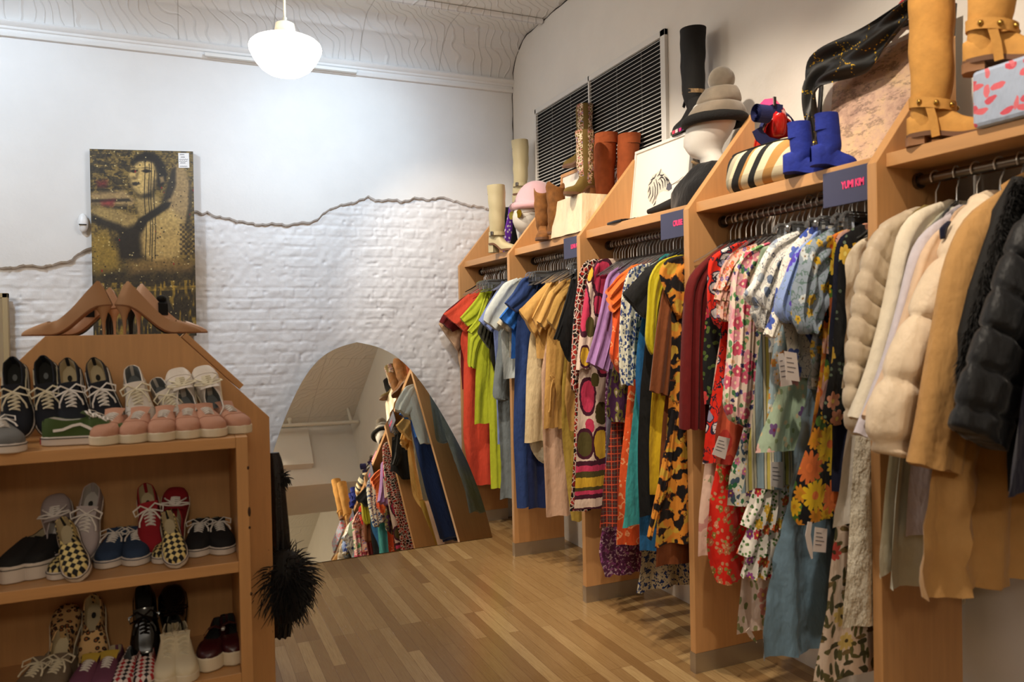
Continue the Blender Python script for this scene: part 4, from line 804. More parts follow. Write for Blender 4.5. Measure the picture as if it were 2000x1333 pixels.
# ------------------------------------------------------------ items hanging just in front of upright five
G('dress', 'cream botanical maxi dress with yellow flowers, partly below the white skirt', 'dress', -3.836, CRMF, [(1712,470),(1690,640),(1664,820),(1642,980),(1622,1100),(1604,1220),(1588,1340)], k=3, th=.008, amp=.006)
G('blouse', 'ivory satin blouse in a clear garment cover beside the fifth upright', 'blouse', -3.852, SATIN, [(1724,450),(1704,456),(1668,476),(1654,512),(1652,600),(1646,680),(1640,760)], k=3, amp=.010, wr=.004, th=.010)
G('skirt', 'white pleated linen skirt in front of the botanical dress', 'skirt', -3.863, WHITE, [(1700,640),(1668,780),(1648,880),(1638,960),(1618,1030)], k=3, amp=.009, th=.009)
G('dress', 'long white lace knit dress squeezed against the fifth upright', 'dress', -3.873, KNIT, [(1712,620),(1690,760),(1674,860),(1666,980),(1662,1100),(1650,1180),(1645,1232)], k=2, amp=.008, th=.010)
G('jacket', 'beige quilted jacket hanging in front of the fifth upright', 'jacket', -3.968, PUFFB, [(1790,404),(1762,414),(1730,440),(1706,500),(1694,600),(1690,700),(1690,800)], sl=[([(1770,410),(1722,436),(1694,480),(1672,560),(1656,670),(1650,780),(1657,842),(1670,848)], [(1776,460),(1752,520),(1738,600),(1726,700),(1706,790),(1696,846)], dict(th=.042, amp=.004, puff=(.062, .008)))], k=2, th=.03)
G('jacket', 'olive twill jacket of which a thin strip shows beside the quilted jacket', 'jacket', -4.005, OLJ, [(1806,400),(1776,420),(1752,470),(1738,560),(1726,680),(1716,740)], k=2)
G('cardigan', 'long cream wool cardigan with narrow sleeve', 'cardigan', -4.035, CREAMW, [(1850,390),(1824,398),(1786,450),(1772,560),(1758,700),(1744,850),(1730,980),(1711,1128)], sl=[([(1838,394),(1784,412),(1756,444),(1742,520),(1722,620),(1696,720),(1662,812)], [(1842,440),(1800,480),(1776,560),(1752,660),(1722,740),(1684,824)], dict(th=.032, k=2))], k=3, amp=.014)
G('coat', 'pale sage wool coat hanging low with a shadow fold', 'coat', -4.07, SAGEW, [(1860,404),(1836,414),(1802,460),(1786,560),(1776,700),(1764,850),(1750,980),(1731,1152)], k=3, amp=.016, th=.02)
G('cardigan', 'pale lilac wool cardigan with long sleeve', 'cardigan', -4.10, LILW, [(1872,400),(1850,412),(1812,470),(1796,600),(1790,760),(1788,900),(1775,1050)], sl=[([(1858,416),(1810,444),(1784,480),(1756,600),(1728,700),(1672,848)], [(1862,460),(1824,520),(1796,620),(1764,730),(1710,856)], dict(th=.026))], k=3)
G('coat', 'peach wool coat with dark collar trim', 'coat', -4.135, PEACH, [(1884,400),(1862,414),(1836,470),(1816,600),(1806,760),(1800,900)], sl=[([(1868,424),(1824,452),(1800,492),(1770,600),(1736,700),(1690,812)], [(1872,470),(1836,530),(1810,640),(1770,740),(1712,830)], dict(th=.028)), ([(1850,432),(1836,446),(1838,466)], [(1858,432),(1850,446),(1844,464)], dict(name='collar', mat=NAVYP, th=.008, label='dark collar trim', dy=-.05))], k=3)
G('puffer_jacket', 'cream puffer jacket with thick horizontal baffles', 'jacket', -4.19, PUFFC, [(1926,372),(1896,384),(1872,450),(1838,540),(1806,640),(1790,760),(1790,880)], sl=[([(1910,378),(1872,440),(1822,530),(1784,610),(1740,710),(1710,790),(1703,850),(1712,884),(1732,888)], [(1916,440),(1886,520),(1852,620),(1830,720),(1812,800),(1800,850),(1786,888)], dict(th=.06, amp=.004, puff=(.155, .022, 1.2)))], k=2, th=.045)
G('parka', 'long camel parka with black fur trimmed hood', 'coat', -4.29, CAMEL, [(2010,330),(1970,350),(1920,420),(1880,560),(1850,760),(1830,920),(1812,1010),(1803,1110),(1796,1172)], sl=[([(1986,352),(1912,400),(1880,440),(1850,520),(1836,610),(1814,720),(1798,820),(1779,906)], [(1996,440),(1930,520),(1900,640),(1890,760),(1880,850),(1868,924)], dict(th=.045))], k=4, amp=.018, th=.03, wr=.008)
G('quilted_jacket', 'black quilted jacket at the right edge of the photo', 'jacket', -4.42, PUFFK, [(2060,380),(2030,400),(1990,500),(1970,640),(1965,800),(1960,960)], sl=[([(2040,390),(1996,430),(1960,520),(1920,640),(1884,740),(1862,832),(1890,846)], [(2050,470),(2030,560),(2010,680),(1990,780),(1950,880)], dict(th=.05, puff=(.085, .006)))], k=2, th=.03)
G('coat', 'navy black coat hanging nearest the camera at the right edge', 'coat', -4.51, NAVYP, [(2100,400),(2070,420),(2030,560),(2000,760),(1975,900),(1960,968)], k=2, th=.02)
parka = [o for o in bpy.data.objects if o.name == 'parka'][0]
FUR = solid('black_fur', (14,13,13), .8)
m = MB(); r_ = np.random.default_rng(2); spine = [onY(-4.345, *p) for p in [(1990,352),(1968,420),(1942,500),(1916,580),(1896,660),(1884,720)]]
m.tube(spine, [.02,.040,.046,.046,.040,.02], 12)
for i in range(5000):
    s = r_.random()*(len(spine)-1.01); k = int(s); p = spine[k]+(spine[k+1]-spine[k])*(s-k); a = r_.random()*2*PI
    d = np.array([math.cos(a), -.7*abs(math.sin(a))-.2, .5*math.sin(a)-.5*r_.random()]); d /= np.linalg.norm(d); b0 = p+d*.036; tip = b0+d*(.026+.026*r_.random())+np.array([0,0,-.018])
    sd = np.cross(d, [0,0,1]); sd /= np.linalg.norm(sd)+1e-6; m.add([b0+sd*.0022, b0-sd*.0022, tip], [(0,1,2)])
part('fur_trim', m, FUR, parka, 'black fur trim', smooth=False)
# price tags that hang from the floral clothes
def find(label_bit):
    for o in bpy.data.objects:
        if o.parent is None and label_bit in (o.get('label') or ''): return o
price_tag(find('grey blouse with yellow'), -3.745, [(1532,686),(1556,690),(1562,746),(1536,742)])
price_tag(find('large blue blooms'), -3.655, [(1520,692),(1530,690),(1548,752),(1526,756)])
price_tag(find('coral poppy'), -3.262, [(1404,852),(1426,857),(1416,898),(1391,888)])
price_tag(find('pale blue, yellow and black'), -3.485, [(1506,903),(1530,903),(1529,956),(1506,950)])
price_tag(find('black dress with big'), -3.80, [(1592,1030),(1616,1034),(1613,1080),(1588,1078)])
m = MB(); m.strip([onY(-3.80, *p) for p in [(1582,1020),(1578,1046),(1582,1070),(1586,1092)]], [.018,.022,.02,.006], (0,1,0), .0008); part('ribbon', m, TAGM, find('black dress with big'), 'white ribbon', smooth=False)
m = MB(); m.strip([onY(-3.40, *p) for p in [(1460,1230),(1468,1244),(1478,1256)]], [.02,.018,.002], (0,1,0), .001); part('tie_end', m, BLF2, find('blush floral maxi dress with tie'), smooth=False)
kb = find('khaki linen blouse with tie')
m = MB(); m.tube([onY(-1.56, *p) for p in [(1080,742),(1076,760),(1074,800),(1072,806)]], .004, 6); m.tube([onY(-1.56, *p) for p in [(1080,742),(1074,735),(1080,728),(1086,740),(1080,742)]], .003, 6); part('tie_belt', m, KHAKI, kb)
# ================================================================== GONDOLA WITH SHOE SHELVES
YB, YP = -3.150, -2.760                       # shelf fronts / face of the end panel
SEAT = YP
def gx(px, py=1000): return onY(YB, px, py)[0]
BR = onY(YB, 487, 1000)[0]; ST = onY(YB, 487, 1000)[0]-onY(YB, 464, 1000)[0]
ZT = onY(YB, 484, 853)[2]; ZB = onY(YB, 511, 1329)[2]
TB = .034                                     # board thickness as seen on the fronts
Z1 = onY(YB, 470, 1097)[2]; Z2 = ZB+TB
PR = onY(YP, 526, 815); PTR = onY(YP, 345, 652); PTL = onY(YP, 88, 657)
PC = (PTR[0]+PTL[0])/2; PZ = (PTR[2]+PTL[2])/2; HWt = (PTR[0]-PTL[0])/2; HWb = PR[0]-PC; BL = 2*PC-BR
gd = empty('gondola_rack', (PC, -2.0, 0), 'maple double sided gondola rack whose chamfered end panel carries shoe shelves', 'shelf unit')
m = MB(); pr = [(PC-HWb,0),(PC+HWb,0),(PC+HWb,PR[2]),(PC+HWt,PZ),(PC-HWt,PZ),(PC-HWb,PR[2])]
m.prism([(x, YP, z) for x, z in pr], (0, .034, 0)); part('end_panel', m, MAPLE, gd, smooth=False, bevel=.002)
m = MB(); m.prism([(x, -1.42, z) for x, z in pr], (0, .034, 0)); part('end_panel', m, MAPLE, gd, smooth=False, bevel=.002)
m = MB(); m.box((PC-.25, (YP+.035), .06), (PC+.25, -1.42, .10)); m.box((PC-.015, (YP+.035), .10), (PC+.015, -1.42, PZ-.06)); part('core', m, MAPLE_Y, gd, smooth=False)
m = MB(); m.box((PC-HWt+.01, (YP+.035), PZ-.03), (PC+HWt-.01, -1.42, PZ-.001)); part('top_board', m, MAPLE_Y, gd, smooth=False)
# sloping sign board lying along the right chamfer
sl = np.array([HWb-HWt, 0, PR[2]-PZ]); sl /= np.linalg.norm(sl); sn = np.array([-sl[2], 0, sl[0]])
c0 = np.array([PC+HWt, -1.42, PZ]); a0 = c0+sl*.02+sn*.002
m = MB(); L1 = .27
for yy0, off, k in ((YP, .0, 0),):
    q = [a0+sn*0, a0+sl*L1, a0+sl*L1+sn*.022, a0+sn*.022]; q = [np.array([p[0], (YP+.038), p[2]]) for p in q]; m.prism(q, (0, 1.2, 0))
part('sloping_shelf', m, MAPLE_Y, gd, smooth=False, bevel=.002)
# side hang rod on brackets
m = MB(); RZ = 1.19; RX = PC+HWb-.10
m.tube([(RX, (YP+.035), RZ), (RX, -1.42, RZ)], .012, 10); part('side_rod', m, STEEL, gd)
# shoe box: back is the end panel
m = MB(); m.box((BR-ST, YB, ZB), (BR, YP-.0005, ZT)); part('side', m, MAPLE, gd, smooth=False, bevel=.0015)
m = MB(); m.box((BL, YB, ZB), (BL+ST, YP-.0005, ZT)); part('side', m, MAPLE, gd, smooth=False, bevel=.0015)
for nm, z in (('top_shelf', ZT-TB), ('middle_shelf', Z1-TB), ('bottom_shelf', ZB)):
    m = MB(); m.box((BL+ST+.0005, YB+.001, z), (BR-ST-.0005, YP-.0005, z+TB-.0003)); part(nm, m, MAPLE_X, gd, smooth=False, bevel=.0015)
# chipped laminate on the box corner
CHIP = solid('chipped_edge', (60,34,16), .8)
m = MB()
for py, h, w in ((914,.006,.004),(1000,.016,.005),(1031,.005,.004),(1161,.006,.004)):
    z = onY(YB, 490, py)[2]; m.ball((BR-.0005, YB+.001, z), 1, 8, 6, (w, .003, h))
part('chipped_spots', m, CHIP, gd)

# ================================================================== SHOES
RUB = solid('white_rubber', (218,206,196), .55); RUBW = solid('cream_rubber', (226,212,186), .55); RUBK = solid('black_rubber', (18,17,17), .5)
LACE = solid('cream_lace', (226,216,190), .8); LACEW = solid('white_lace', (230,224,218), .8); LINK = solid('dark_lining', (38,38,36), .9); LINC = solid('cream_lining', (206,190,156), .9); LINW = solid('pale_lining', (206,200,196), .9); LING = solid('grey_lining', (120,124,126), .9)
def canv(n, rgb, **k): return solid(n, rgb, .85, bump=.25, bscale=500, **k)
CBLK = canv('black_canvas', (22,22,26)); CNAV = canv('ink_navy_canvas', (24,28,40)); CWHT = solid('white_leather', (224,214,204), .5, bump=.15, bscale=120); CPNK = solid('rose_pink_suede', (192,140,116), .8, bump=.2, bscale=300)
CGRN = canv('moss_green_suede', (62,82,32)); CBLU = canv('navy_canvas', (40,60,90)); CRED = canv('red_canvas', (150,18,34)); CGRY = canv('grey_canvas', (104,104,104)); CBUR = solid('burgundy_leather', (60,16,24), .3); CPAT = solid('black_patent', (12,12,13), .12); CPUR = canv('plum_canvas', (110,60,84)); COFF = canv('off_white_canvas', (222,208,178)); CTAUP = canv('taupe_canvas', (120,104,86)); CLIL = canv('pale_lilac_canvas', (186,174,176))
def checker(name, a, b, sc=62, c=None):
    t = NT(name); o = t.obj(); sp = t.n('ShaderNodeSeparateXYZ', {0: o})
    v = t.n('ShaderNodeCombineXYZ', {0: sp.outputs[0], 1: t.math('ADD', sp.outputs[1], 5.0), 2: 0.001}).outputs[0]
    r = t.n('ShaderNodeMapping', {'Vector': v, 'Rotation': (0,0,.785)}).outputs[0]
    ch = t.n('ShaderNodeTexChecker', {'Vector': r, 'Color1': srgb(a), 'Color2': srgb(b), 'Scale': sc})
    col = ch.outputs[0]
    if c: 
        c2 = t.n('ShaderNodeTexChecker', {'Vector': r, 'Color1': (1,1,1,1), 'Color2': (0,0,0,1), 'Scale': sc*.5}); col = t.mix(t.math('MULTIPLY', c2.outputs[1], t.math('SUBTRACT', 1.0, ch.outputs[1])), col, srgb(c))
    return t.pbr(col, .85)
CHK = checker('cream_black_checker', (226,206,140), (26,24,26)); CHR = checker('red_black_checker', (222,206,200), (30,24,28), 70, (170,36,44))
def leopard():
    t = NT('leopard_canvas'); v = flat2(t, .012, 60); o = t.obj()
    vo = t.n('ShaderNodeTexVoronoi', {'Vector': o, 'Scale': 62.0}); d = vo.outputs['Distance']
    col = t.ramp(d, [(0, srgb(150,84,32)), (.20, srgb(150,84,32)), (.24, srgb(28,22,20)), (.42, srgb(28,22,20)), (.46, srgb(206,168,116))], 'CONSTANT')
    return t.pbr(col, .85)
LEO = leopard()
TT = [0,.03,.10,.25,.42,.60,.72,.85,.94,.985,1.0]; WW = [.010,.024,.033,.0345,.0335,.041,.046,.043,.032,.018,.003]
WP = [.008,.018,.026,.028,.026,.033,.040,.034,.020,.009,.002]     # pointed toe
ST_ = [0,.012,.03,.06,.10,.16,.22,.28,.34,.40,.45,.49,.52,.56,.60,.65,.70,.76,.82,.87,.91,.945,.97,.987,1.0]
def prof(tab, t, xs=TT): return float(np.interp(t, xs, tab))
def shoe_mesh(r, up, lin, L=.27, ws=1.0, zs=.028, hp=None, op=(.02,.50), z0=lambda t: 0, wt=WW, shear=0):
    """upper (outer grid) and lining (inner grid) added under root r"""
    hp = hp or [(0,.050),(.04,.058),(.10,.060),(.25,.050),(.40,.052),(.50,.062),(.60,.054),(.70,.044),(.80,.036),(.88,.031),(.94,.025),(.985,.013),(1,.003)]
    hx, hv = zip(*hp); secs = []; opn = []
    for t in ST_:
        w = prof(wt, t)*ws; h = float(np.interp(t, hx, hv)); zb = zs+z0(t); x = t*L; isop = op[0] < t < op[1]
        s = []
        lean = .10 if isop else 0
        if isop:
            e = min((t-op[0])/.10, (op[1]-t)/.14, 1); e = max(e, .12)**.5; wi = (w*.80-.004)*e
            for q in (0, .3, .6, .85, 1): s.append((x, -(w+(wi+.003-w)*(q**1.6)), zb+h*q))
            s += [(x, -wi, zb+h-.001), (x, -wi*.98, zb+h*.66), (x, -wi*.95, zb+h*.3), (x, -wi*.86, zb+.008)]
            s.append((x, 0, zb+.006))
        else:
            for k in range(10):
                a = k/9*PI/2; s.append((x, -w*math.cos(a)**.62 if k < 9 else 0, zb+h*math.sin(a)**.72))
        if shear: s = [(p[0]+shear*max(0, p[2]-zb)*max(0, 1-t/.45)**1.5, p[1], p[2]) for p in s]
        secs.append(s+[(p[0], -p[1], p[2]) for p in s[-2::-1]]); opn.append(isop)
    P = np.array(secs); n, mm = P.shape[:2]
    mu, ml = MB(), MB()
    vs = P.reshape(-1, 3); fu, fl = [], []
    for i in range(n-1):
        for j in range(mm-1):
            f = (i*mm+j, (i+1)*mm+j, (i+1)*mm+j+1, i*mm+j+1)
            (fl if (opn[i] and opn[i+1] and 5 <= j < mm-6) else fu).append(f)
    mu.add(vs, fu); UPP[0] = part('upper', clean(mu), up, r, angle=60)
    if fl: ml.add(vs, fl); UPP[1] = part('lining', clean(ml), lin, r, angle=60)
    return lambda t: (zs+z0(t)+float(np.interp(t, hx, hv)))
UPP = [None, None]
def clean(m):
    used = sorted({i for f in m.f for i in f}); mp = {a: b for b, a in enumerate(used)}
    m.v = [m.v[i] for i in used]; m.f = [tuple(mp[i] for i in f) for f in m.f]; return m
def outline(L, ws, wt=WW, ex=.003, n=26):
    ts = [0,.008,.02,.045,.08,.14,.2,.3,.4,.5,.6,.7,.78,.85,.91,.95,.975,.99,1.0]
    a = [(t*L+(ex if t > .99 else (-ex if t < .005 else 0)), -(prof(wt, t)*ws+ex)) for t in ts]
    return a+[(x, -y) for x, y in a[::-1]]
def sneaker(name, up, lin, sole=RUB, lace=LACEW, line=None, stripe=None, zs=.028, L=.27, ws=1.0, hi=False, toecap=False, bow=True, tongue=None, sc=1, op=(.02,.50), bar=5, gore=None, logo=False, tab=None):
    r = empty(name, (0,0,0), 'x', 'shoe')
    o2 = outline(L, ws); m = MB(); m.prism([(x, y, 0) for x, y in o2], (0, 0, zs)); so_ = part('sole', m, sole, r, angle=50, bevel=.003)
    hp = None
    if hi: hp = [(0,.085),(.04,.108),(.10,.116),(.25,.110),(.38,.112),(.47,.112),(.56,.080),(.66,.054),(.75,.045),(.85,.037),(.94,.027),(.985,.014),(1,.003)]
    top = shoe_mesh(r, up, lin, L, ws, zs-.002, hp, op)
    if logo:
        m = MB(); m.prism([(.060+.012*math.cos(a), .007*math.sin(a), zs+.0095) for a in np.linspace(0, 2*PI, 13)[:-1]], (0, 0, .0008)); part('insole_logo', m, LINK if lin is not LINK else LING, UPP[1], smooth=False)
    if tab:
        m = MB(); m.box((-.0062, -.011, .004), (-.002, .011, zs*.9)); part('heel_tab', m, tab, so_, 'red heel tab', smooth=False, bevel=.001)
    if line:
        m = MB(); pts = [(x, y, zs*.80) for x, y in outline(L, ws, ex=.0042)]; m.tube(pts+[pts[0]], .0014, 5); part('foxing_line', m, line, so_)
    if lace:
        m = MB(); t0 = op[1]+.02
        for i in range(bar):
            t = t0+i*.042; z = top(t)+.0016; x = t*L; wv = .019-.0008*i
            a = [(x-.003, -wv, z-.006), (x-.001, -wv*.5, z-.0005), (x+.001, 0, z+.001), (x+.003, wv*.5, z-.0005), (x+.005, wv, z-.006)]
            m.strip(a, .0062, (0,0,1), .0014)
            if i < bar-1: m.strip([(x+.004, wv*.9, z-.003), (x+.010, 0, z+.001), (x+.013, -wv*.9, z-.005)], .005, (0,0,1), .0012)
        if bow:
            z = top(t0)+.004; x = t0*L-.004
            for s in (-1, 1):
                m.strip([(x, 0, z), (x-.010, s*.022, z+.013), (x+.002, s*.046, z+.006), (x+.016, s*.042, z-.006), (x+.010, s*.020, z+.003), (x, 0, z+.001)], .0055, (0,0,1), .0012)
                m.strip([(x, 0, z), (x+.018, s*.018, z+.002), (x+.040, s*.032, z-.012), (x+.052, s*.034, z-.020)], .005, (0,0,1), .0012)
        part('laces', m, lace, r, smooth=True)
    if lace or tongue:
        m = MB(); g = []
        for i, t in enumerate((.66,.58,.52,.46,.42)):
            z = top(max(t, .52))+(.0 if t > .5 else .006+(.52-t)*.12); x = t*L
            g.append([(x, yy*(.020+.003*i), z-.0015-.004*yy*yy) for yy in np.linspace(-1, 1, 7)])
        m.grid(g); part('tongue', m, tongue or up, UPP[0])
    if stripe:
        m = MB()
        for s in (-1, 1):
            pts = []
            for t, q in ((.14,.30),(.24,.40),(.34,.62),(.42,.66),(.50,.40),(.60,.16)):
                w = prof(WW, t)*ws; pts.append((t*L, s*(w*(1-.10*q)+.0016), zs+top(t)*q-zs*q+.002))
            m.strip(pts, .0085, (0, s, .15), .0012)
        part('side_stripe', m, stripe, UPP[0])
    if toecap:
        m = MB(); pts = []
        for a in np.linspace(-1, 1, 15):
            t = .74+.05*(1-abs(a))-.02; w = prof(WW, t)*ws; hh = top(t)-zs; b = (a+1)/2*PI; pts.append((t*L, -w*math.cos(b)*abs(math.cos(b))**(-.38) if abs(math.cos(b)) > .01 else 0, zs+hh*math.sin(b)**.72+.0008))
        m.tube(pts, .0011, 5); part('toe_seam', m, up, UPP[0])
    if gore:
        m = MB()
        for s in (-1, 1):
            m.add([(.40*L, s*.0350, zs+.004), (.50*L, s*.0365, zs+.010), (.50*L, s*.0300, zs+.046), (.42*L, s*.0310, zs+.044)], [(0,1,2,3)])
        part('elastic_gore', m, gore, UPP[0])
    return r
def orient(r, T, U, P, anchor=(.135, 0, 0), s=1.0, dz=None):
    X = np.array(T, float); X /= np.linalg.norm(X); U = np.array(U, float); Z = U-X*(U@X); Z /= np.linalg.norm(Z); Y = np.cross(Z, X)
    R = np.stack([X, Y, Z], 1)*s; loc = np.array(P)-R@np.array(anchor, float)
    M = Matrix([list(R[0])+[loc[0]], list(R[1])+[loc[1]], list(R[2])+[loc[2]], [0,0,0,1]]); r.matrix_world = M
    return r
SH = {}
def flat_shoe(proto, px, ztop, label, yaw=-90, s=1.0, group=None, y=None, tilt=0):
    s *= .95
    """flat on a shelf: photo point of the toe tip (or, with y given, of the middle) resting at height ztop; yaw of toe, -90 = at the camera"""
    r = copy_tree(proto); a = math.radians(yaw); T = np.array([math.cos(a), math.sin(a), 0])
    P = onZ(ztop, *px) if y is None else onY(y, *px); P[2] = ztop+.0012
    orient(r, T, (math.sin(a)*math.sin(math.radians(tilt)), -math.cos(a)*math.sin(math.radians(tilt)), math.cos(math.radians(tilt))), P, (.268, 0, 0) if y is None else (.135, 0, 0), s)
    r['label'] = label
    if group: r['group'] = group
    return r
def lean_shoe(proto, top_px, ztop, label, up=True, yb=None, roll=0, s=1.0, lean=.32, group=None, L=.27):
    """leaning on the back panel; up=True toe up, else heel up. sole faces the panel; the lower end stands on the shelf ztop"""
    s *= .96; r = copy_tree(proto); yb = yb if yb is not None else YP-.006
    P = onY(yb-.02, *top_px)                      # upper end near the panel
    hh = P[2]-ztop-.003; cr = math.cos(math.radians(roll)); s = s*max(1, min(1.10, hh/(L*s*cr*.985)))
    lean = min(1.7, max(.14, math.sqrt(max(0, (cr*L*s/hh)**2-1))))
    ax = np.array([math.sin(math.radians(roll)), lean, math.cos(math.radians(roll))]); ax /= np.linalg.norm(ax)
    T = ax if up else -ax; U = np.array([0, -1, .3])
    sc = s
    anc = (L if up else 0, 0, 0)
    orient(r, T, U, P, anc, sc); r['label'] = label
    if group: r['group'] = group
    return r
_keep = []
def proto(key, fn):
    r = fn(); SH[key] = r; _keep.append(r); return r
def drop(r):
    for c in list(r.children):
        for d in list(c.children): bpy.data.objects.remove(d)
        bpy.data.objects.remove(c)
    bpy.data.objects.remove(r)
oldsk = proto('old', lambda: sneaker('lace_up_sneaker', CNAV, LINK, RUB, LACE, CBLK, LACE, logo=True))
oldcr = proto('oldc', lambda: sneaker('lace_up_sneaker', CNAV, LINC, RUB, LACEW, CBLK, LACEW, logo=True))
grn = proto('grn', lambda: sneaker('lace_up_sneaker', CGRN, LINW, RUB, LACEW, CBLK, LACEW, tab=solid('heel_tab_red', (190,40,60), .5)))
gry = proto('gry', lambda: sneaker('lace_up_sneaker', CGRY, LINK, RUB, LACEW, CBLK, None))
wht = proto('wht', lambda: sneaker('lace_up_sneaker', CWHT, LING, RUBW, LACE, None, None, toecap=True))
pnk = proto('pnk', lambda: sneaker('lace_up_sneaker', CPNK, LINW, RUBW, LACEW, None, None, toecap=True, bow=False))
lil = proto('lil', lambda: sneaker('lace_up_sneaker', CLIL, LINW, RUB, LACEW, logo=True))
chk = proto('chk', lambda: sneaker('slip_on_sneaker', CHK, LINC, RUB, None, CBLK, None, op=(.02,.56), gore=CBLK))
blu = proto('blu', lambda: sneaker('lace_up_sneaker', CBLU, LINC, RUB, LACEW, CBLU))
red = proto('red', lambda: sneaker('lace_up_sneaker', CRED, LINC, RUBW, LACEW, logo=True))
blk = proto('blk', lambda: sneaker('lace_up_sneaker', CBLK, LINC, RUB, LACEW, CBLK))
plat = proto('plat', lambda: sneaker('platform_slip_on', CBLK, LINC, RUB, None, CBLK, None, zs=.052, op=(.02,.52), bow=False))
leo = proto('leo', lambda: sneaker('slip_on_sneaker', LEO, LINC, RUBW, None, None, None, op=(.02,.54), logo=True))
chr_ = proto('chr', lambda: sneaker('slip_on_sneaker', CHR, LING, RUB, None, CBLK, None, op=(.02,.56)))
pat = proto('pat', lambda: sneaker('lace_up_sneaker', CPAT, LINK, RUBK, CPAT, None, None))
hit = proto('hit', lambda: sneaker('high_top_sneaker', COFF, LINC, RUBW, LACE, None, None, hi=True, op=(.02,.47), bow=False, bar=6, tongue=COFF))
pur = proto('pur', lambda: sneaker('lace_up_sneaker', CPUR, LINC, RUBW, LACEW, None, None, bow=False, tongue=solid('mustard_tongue', (190,160,60), .8)))
tau = proto('tau', lambda: sneaker('lace_up_sneaker', CTAUP, LINC, RUBW, LACE, None, None))
def maryjane():
    r = empty('mary_jane_shoe', (0,0,0), 'x', 'shoe'); zs = .050
    m = MB(); m.prism([(x, y, 0) for x, y in outline(.26, 1.02)], (0,0,zs)); part('platform_sole', m, RUBW, r, angle=50, bevel=.006)
    top = shoe_mesh(r, CBUR, LINK, .26, 1.0, zs-.002, [(0,.050),(.04,.056),(.1,.058),(.25,.046),(.5,.036),(.62,.034),(.70,.038),(.85,.034),(.94,.025),(.985,.013),(1,.003)], (.02,.70))
    m = MB(); m.strip([(.125, -.037, zs+.030), (.125, -.022, zs+.052), (.125, 0, zs+.060), (.125, .022, zs+.052), (.125, .037, zs+.030)], .016, (0,0,1), .0014); stp = part('strap', m, CBUR, r)
    m = MB(); m.box((.116, .024, zs+.044), (.134, .036, zs+.054)); part('buckle', m, CHROME, stp, 'silver buckle', smooth=False, bevel=.002)
    return r
mj = proto('mj', maryjane)
zt, z1, z2 = ZT, Z1, Z2
# ---- top of the shelf box: row leaning on the panel
lean_shoe(oldsk, (32,716), zt, 'black lace-up sneaker leaning heel up, leftmost on the top shelf', False, roll=-6, group='dark sneakers on the top shelf')
lean_shoe(oldsk, (90,712), zt, 'black lace-up sneaker with dark lining leaning heel up behind the green sneaker', False, roll=-8, group='dark sneakers on the top shelf')
lean_shoe(oldcr, (137,722), zt, 'black sneaker with cream collar leaning heel up, left one of its pair', False, roll=-8, group='dark sneakers on the top shelf')
lean_shoe(oldcr, (188,720), zt, 'black sneaker with cream collar leaning heel up beside the white sneakers', False, roll=-14, group='dark sneakers on the top shelf')
lean_shoe(wht, (262,744), zt, 'white leather sneaker leaning heel up beside the black sneakers', False, roll=-12, group='white sneakers on the top shelf', lean=.5)
lean_shoe(wht, (312,766), zt, 'white leather sneaker slumped sideways between the other white sneakers', False, roll=-34, group='white sneakers on the top shelf', lean=.55, s=.92)
lean_shoe(wht, (345,731), zt, 'white leather sneaker standing toe up, second from the right', True, roll=-14, group='white sneakers on the top shelf')
lean_shoe(wht, (394,726), zt, 'white leather sneaker standing toe up, nearest the chamfered corner', True, roll=-14, group='white sneakers on the top shelf')
# front row of the top shelf
flat_shoe(gry, (30,886), zt, 'grey laced sneaker cut off at the left edge of the top shelf', -62)
flat_shoe(grn, (178,862), zt, 'moss green sneaker with white wave stripe seen from the side', -8, y=YB+.10, s=1.0)
for (px, py), yaw, lb in [((196,872),-103,'rose pink sneaker facing out, leftmost of the pink row'), ((253,868),-101,'rose pink sneaker facing out, second from the left of the pink row'), ((311,864),-97,'rose pink sneaker facing out, third from the left of the pink row'),
                    ((366,859),-92,'rose pink sneaker facing out, third from the right of the pink row'), ((425,855),-76,'rose pink sneaker with visible heel tab, second from the right of the pink row'), ((478,848),-68,'rose pink sneaker overhanging the shelf end, rightmost of the pink row')]:
    flat_shoe(pnk, (px, py), zt, lb, yaw, group='pink sneakers on the top shelf')
# ---- middle shelf
lean_shoe(lil, (112,976), z1, 'pale lilac sneaker standing toe up behind the checkered slip-ons', True, roll=-10, group='pale lilac sneakers')
lean_shoe(lil, (183,969), z1, 'pale lilac sneaker leaning heel up with its logo insole showing', False, roll=8, group='pale lilac sneakers')
flat_shoe(plat, (10,1143), z1, 'black platform slip-on at the left end of the middle shelf', -112, group='black platform slip-ons')
flat_shoe(plat, (56,1135), z1, 'black platform slip-on next to the checkered pair on the middle shelf', -112, group='black platform slip-ons')
flat_shoe(chk, (106,1135), z1, 'cream and black checkered slip-on lying flat in front of the lilac sneakers', -110, s=.86, group='checkered slip-ons')
lean_shoe(chk, (132,1036), z1, 'cream and black checkered slip-on propped up in front of the lilac sneakers', False, yb=YB+.20, roll=-24, s=.84, lean=1.0, group='checkered slip-ons')
flat_shoe(blu, (204,1113), z1, 'navy canvas sneaker facing out, left one of the navy pair', -101, s=.95, group='navy canvas sneakers')
flat_shoe(blu, (266,1107), z1, 'navy canvas sneaker facing out, right one of the navy pair', -88, s=.95, group='navy canvas sneakers')
lean_shoe(red, (288,972), z1, 'red canvas sneaker leaning heel up on the middle shelf', False, roll=-10, group='red canvas sneakers')
lean_shoe(red, (344,964), z1, 'red canvas sneaker standing toe up on the middle shelf', True, roll=6, group='red canvas sneakers')
flat_shoe(chk, (313,1103), z1, 'cream and black checkered slip-on lying flat in front of the red sneakers', -104, s=.78, group='checkered slip-ons')
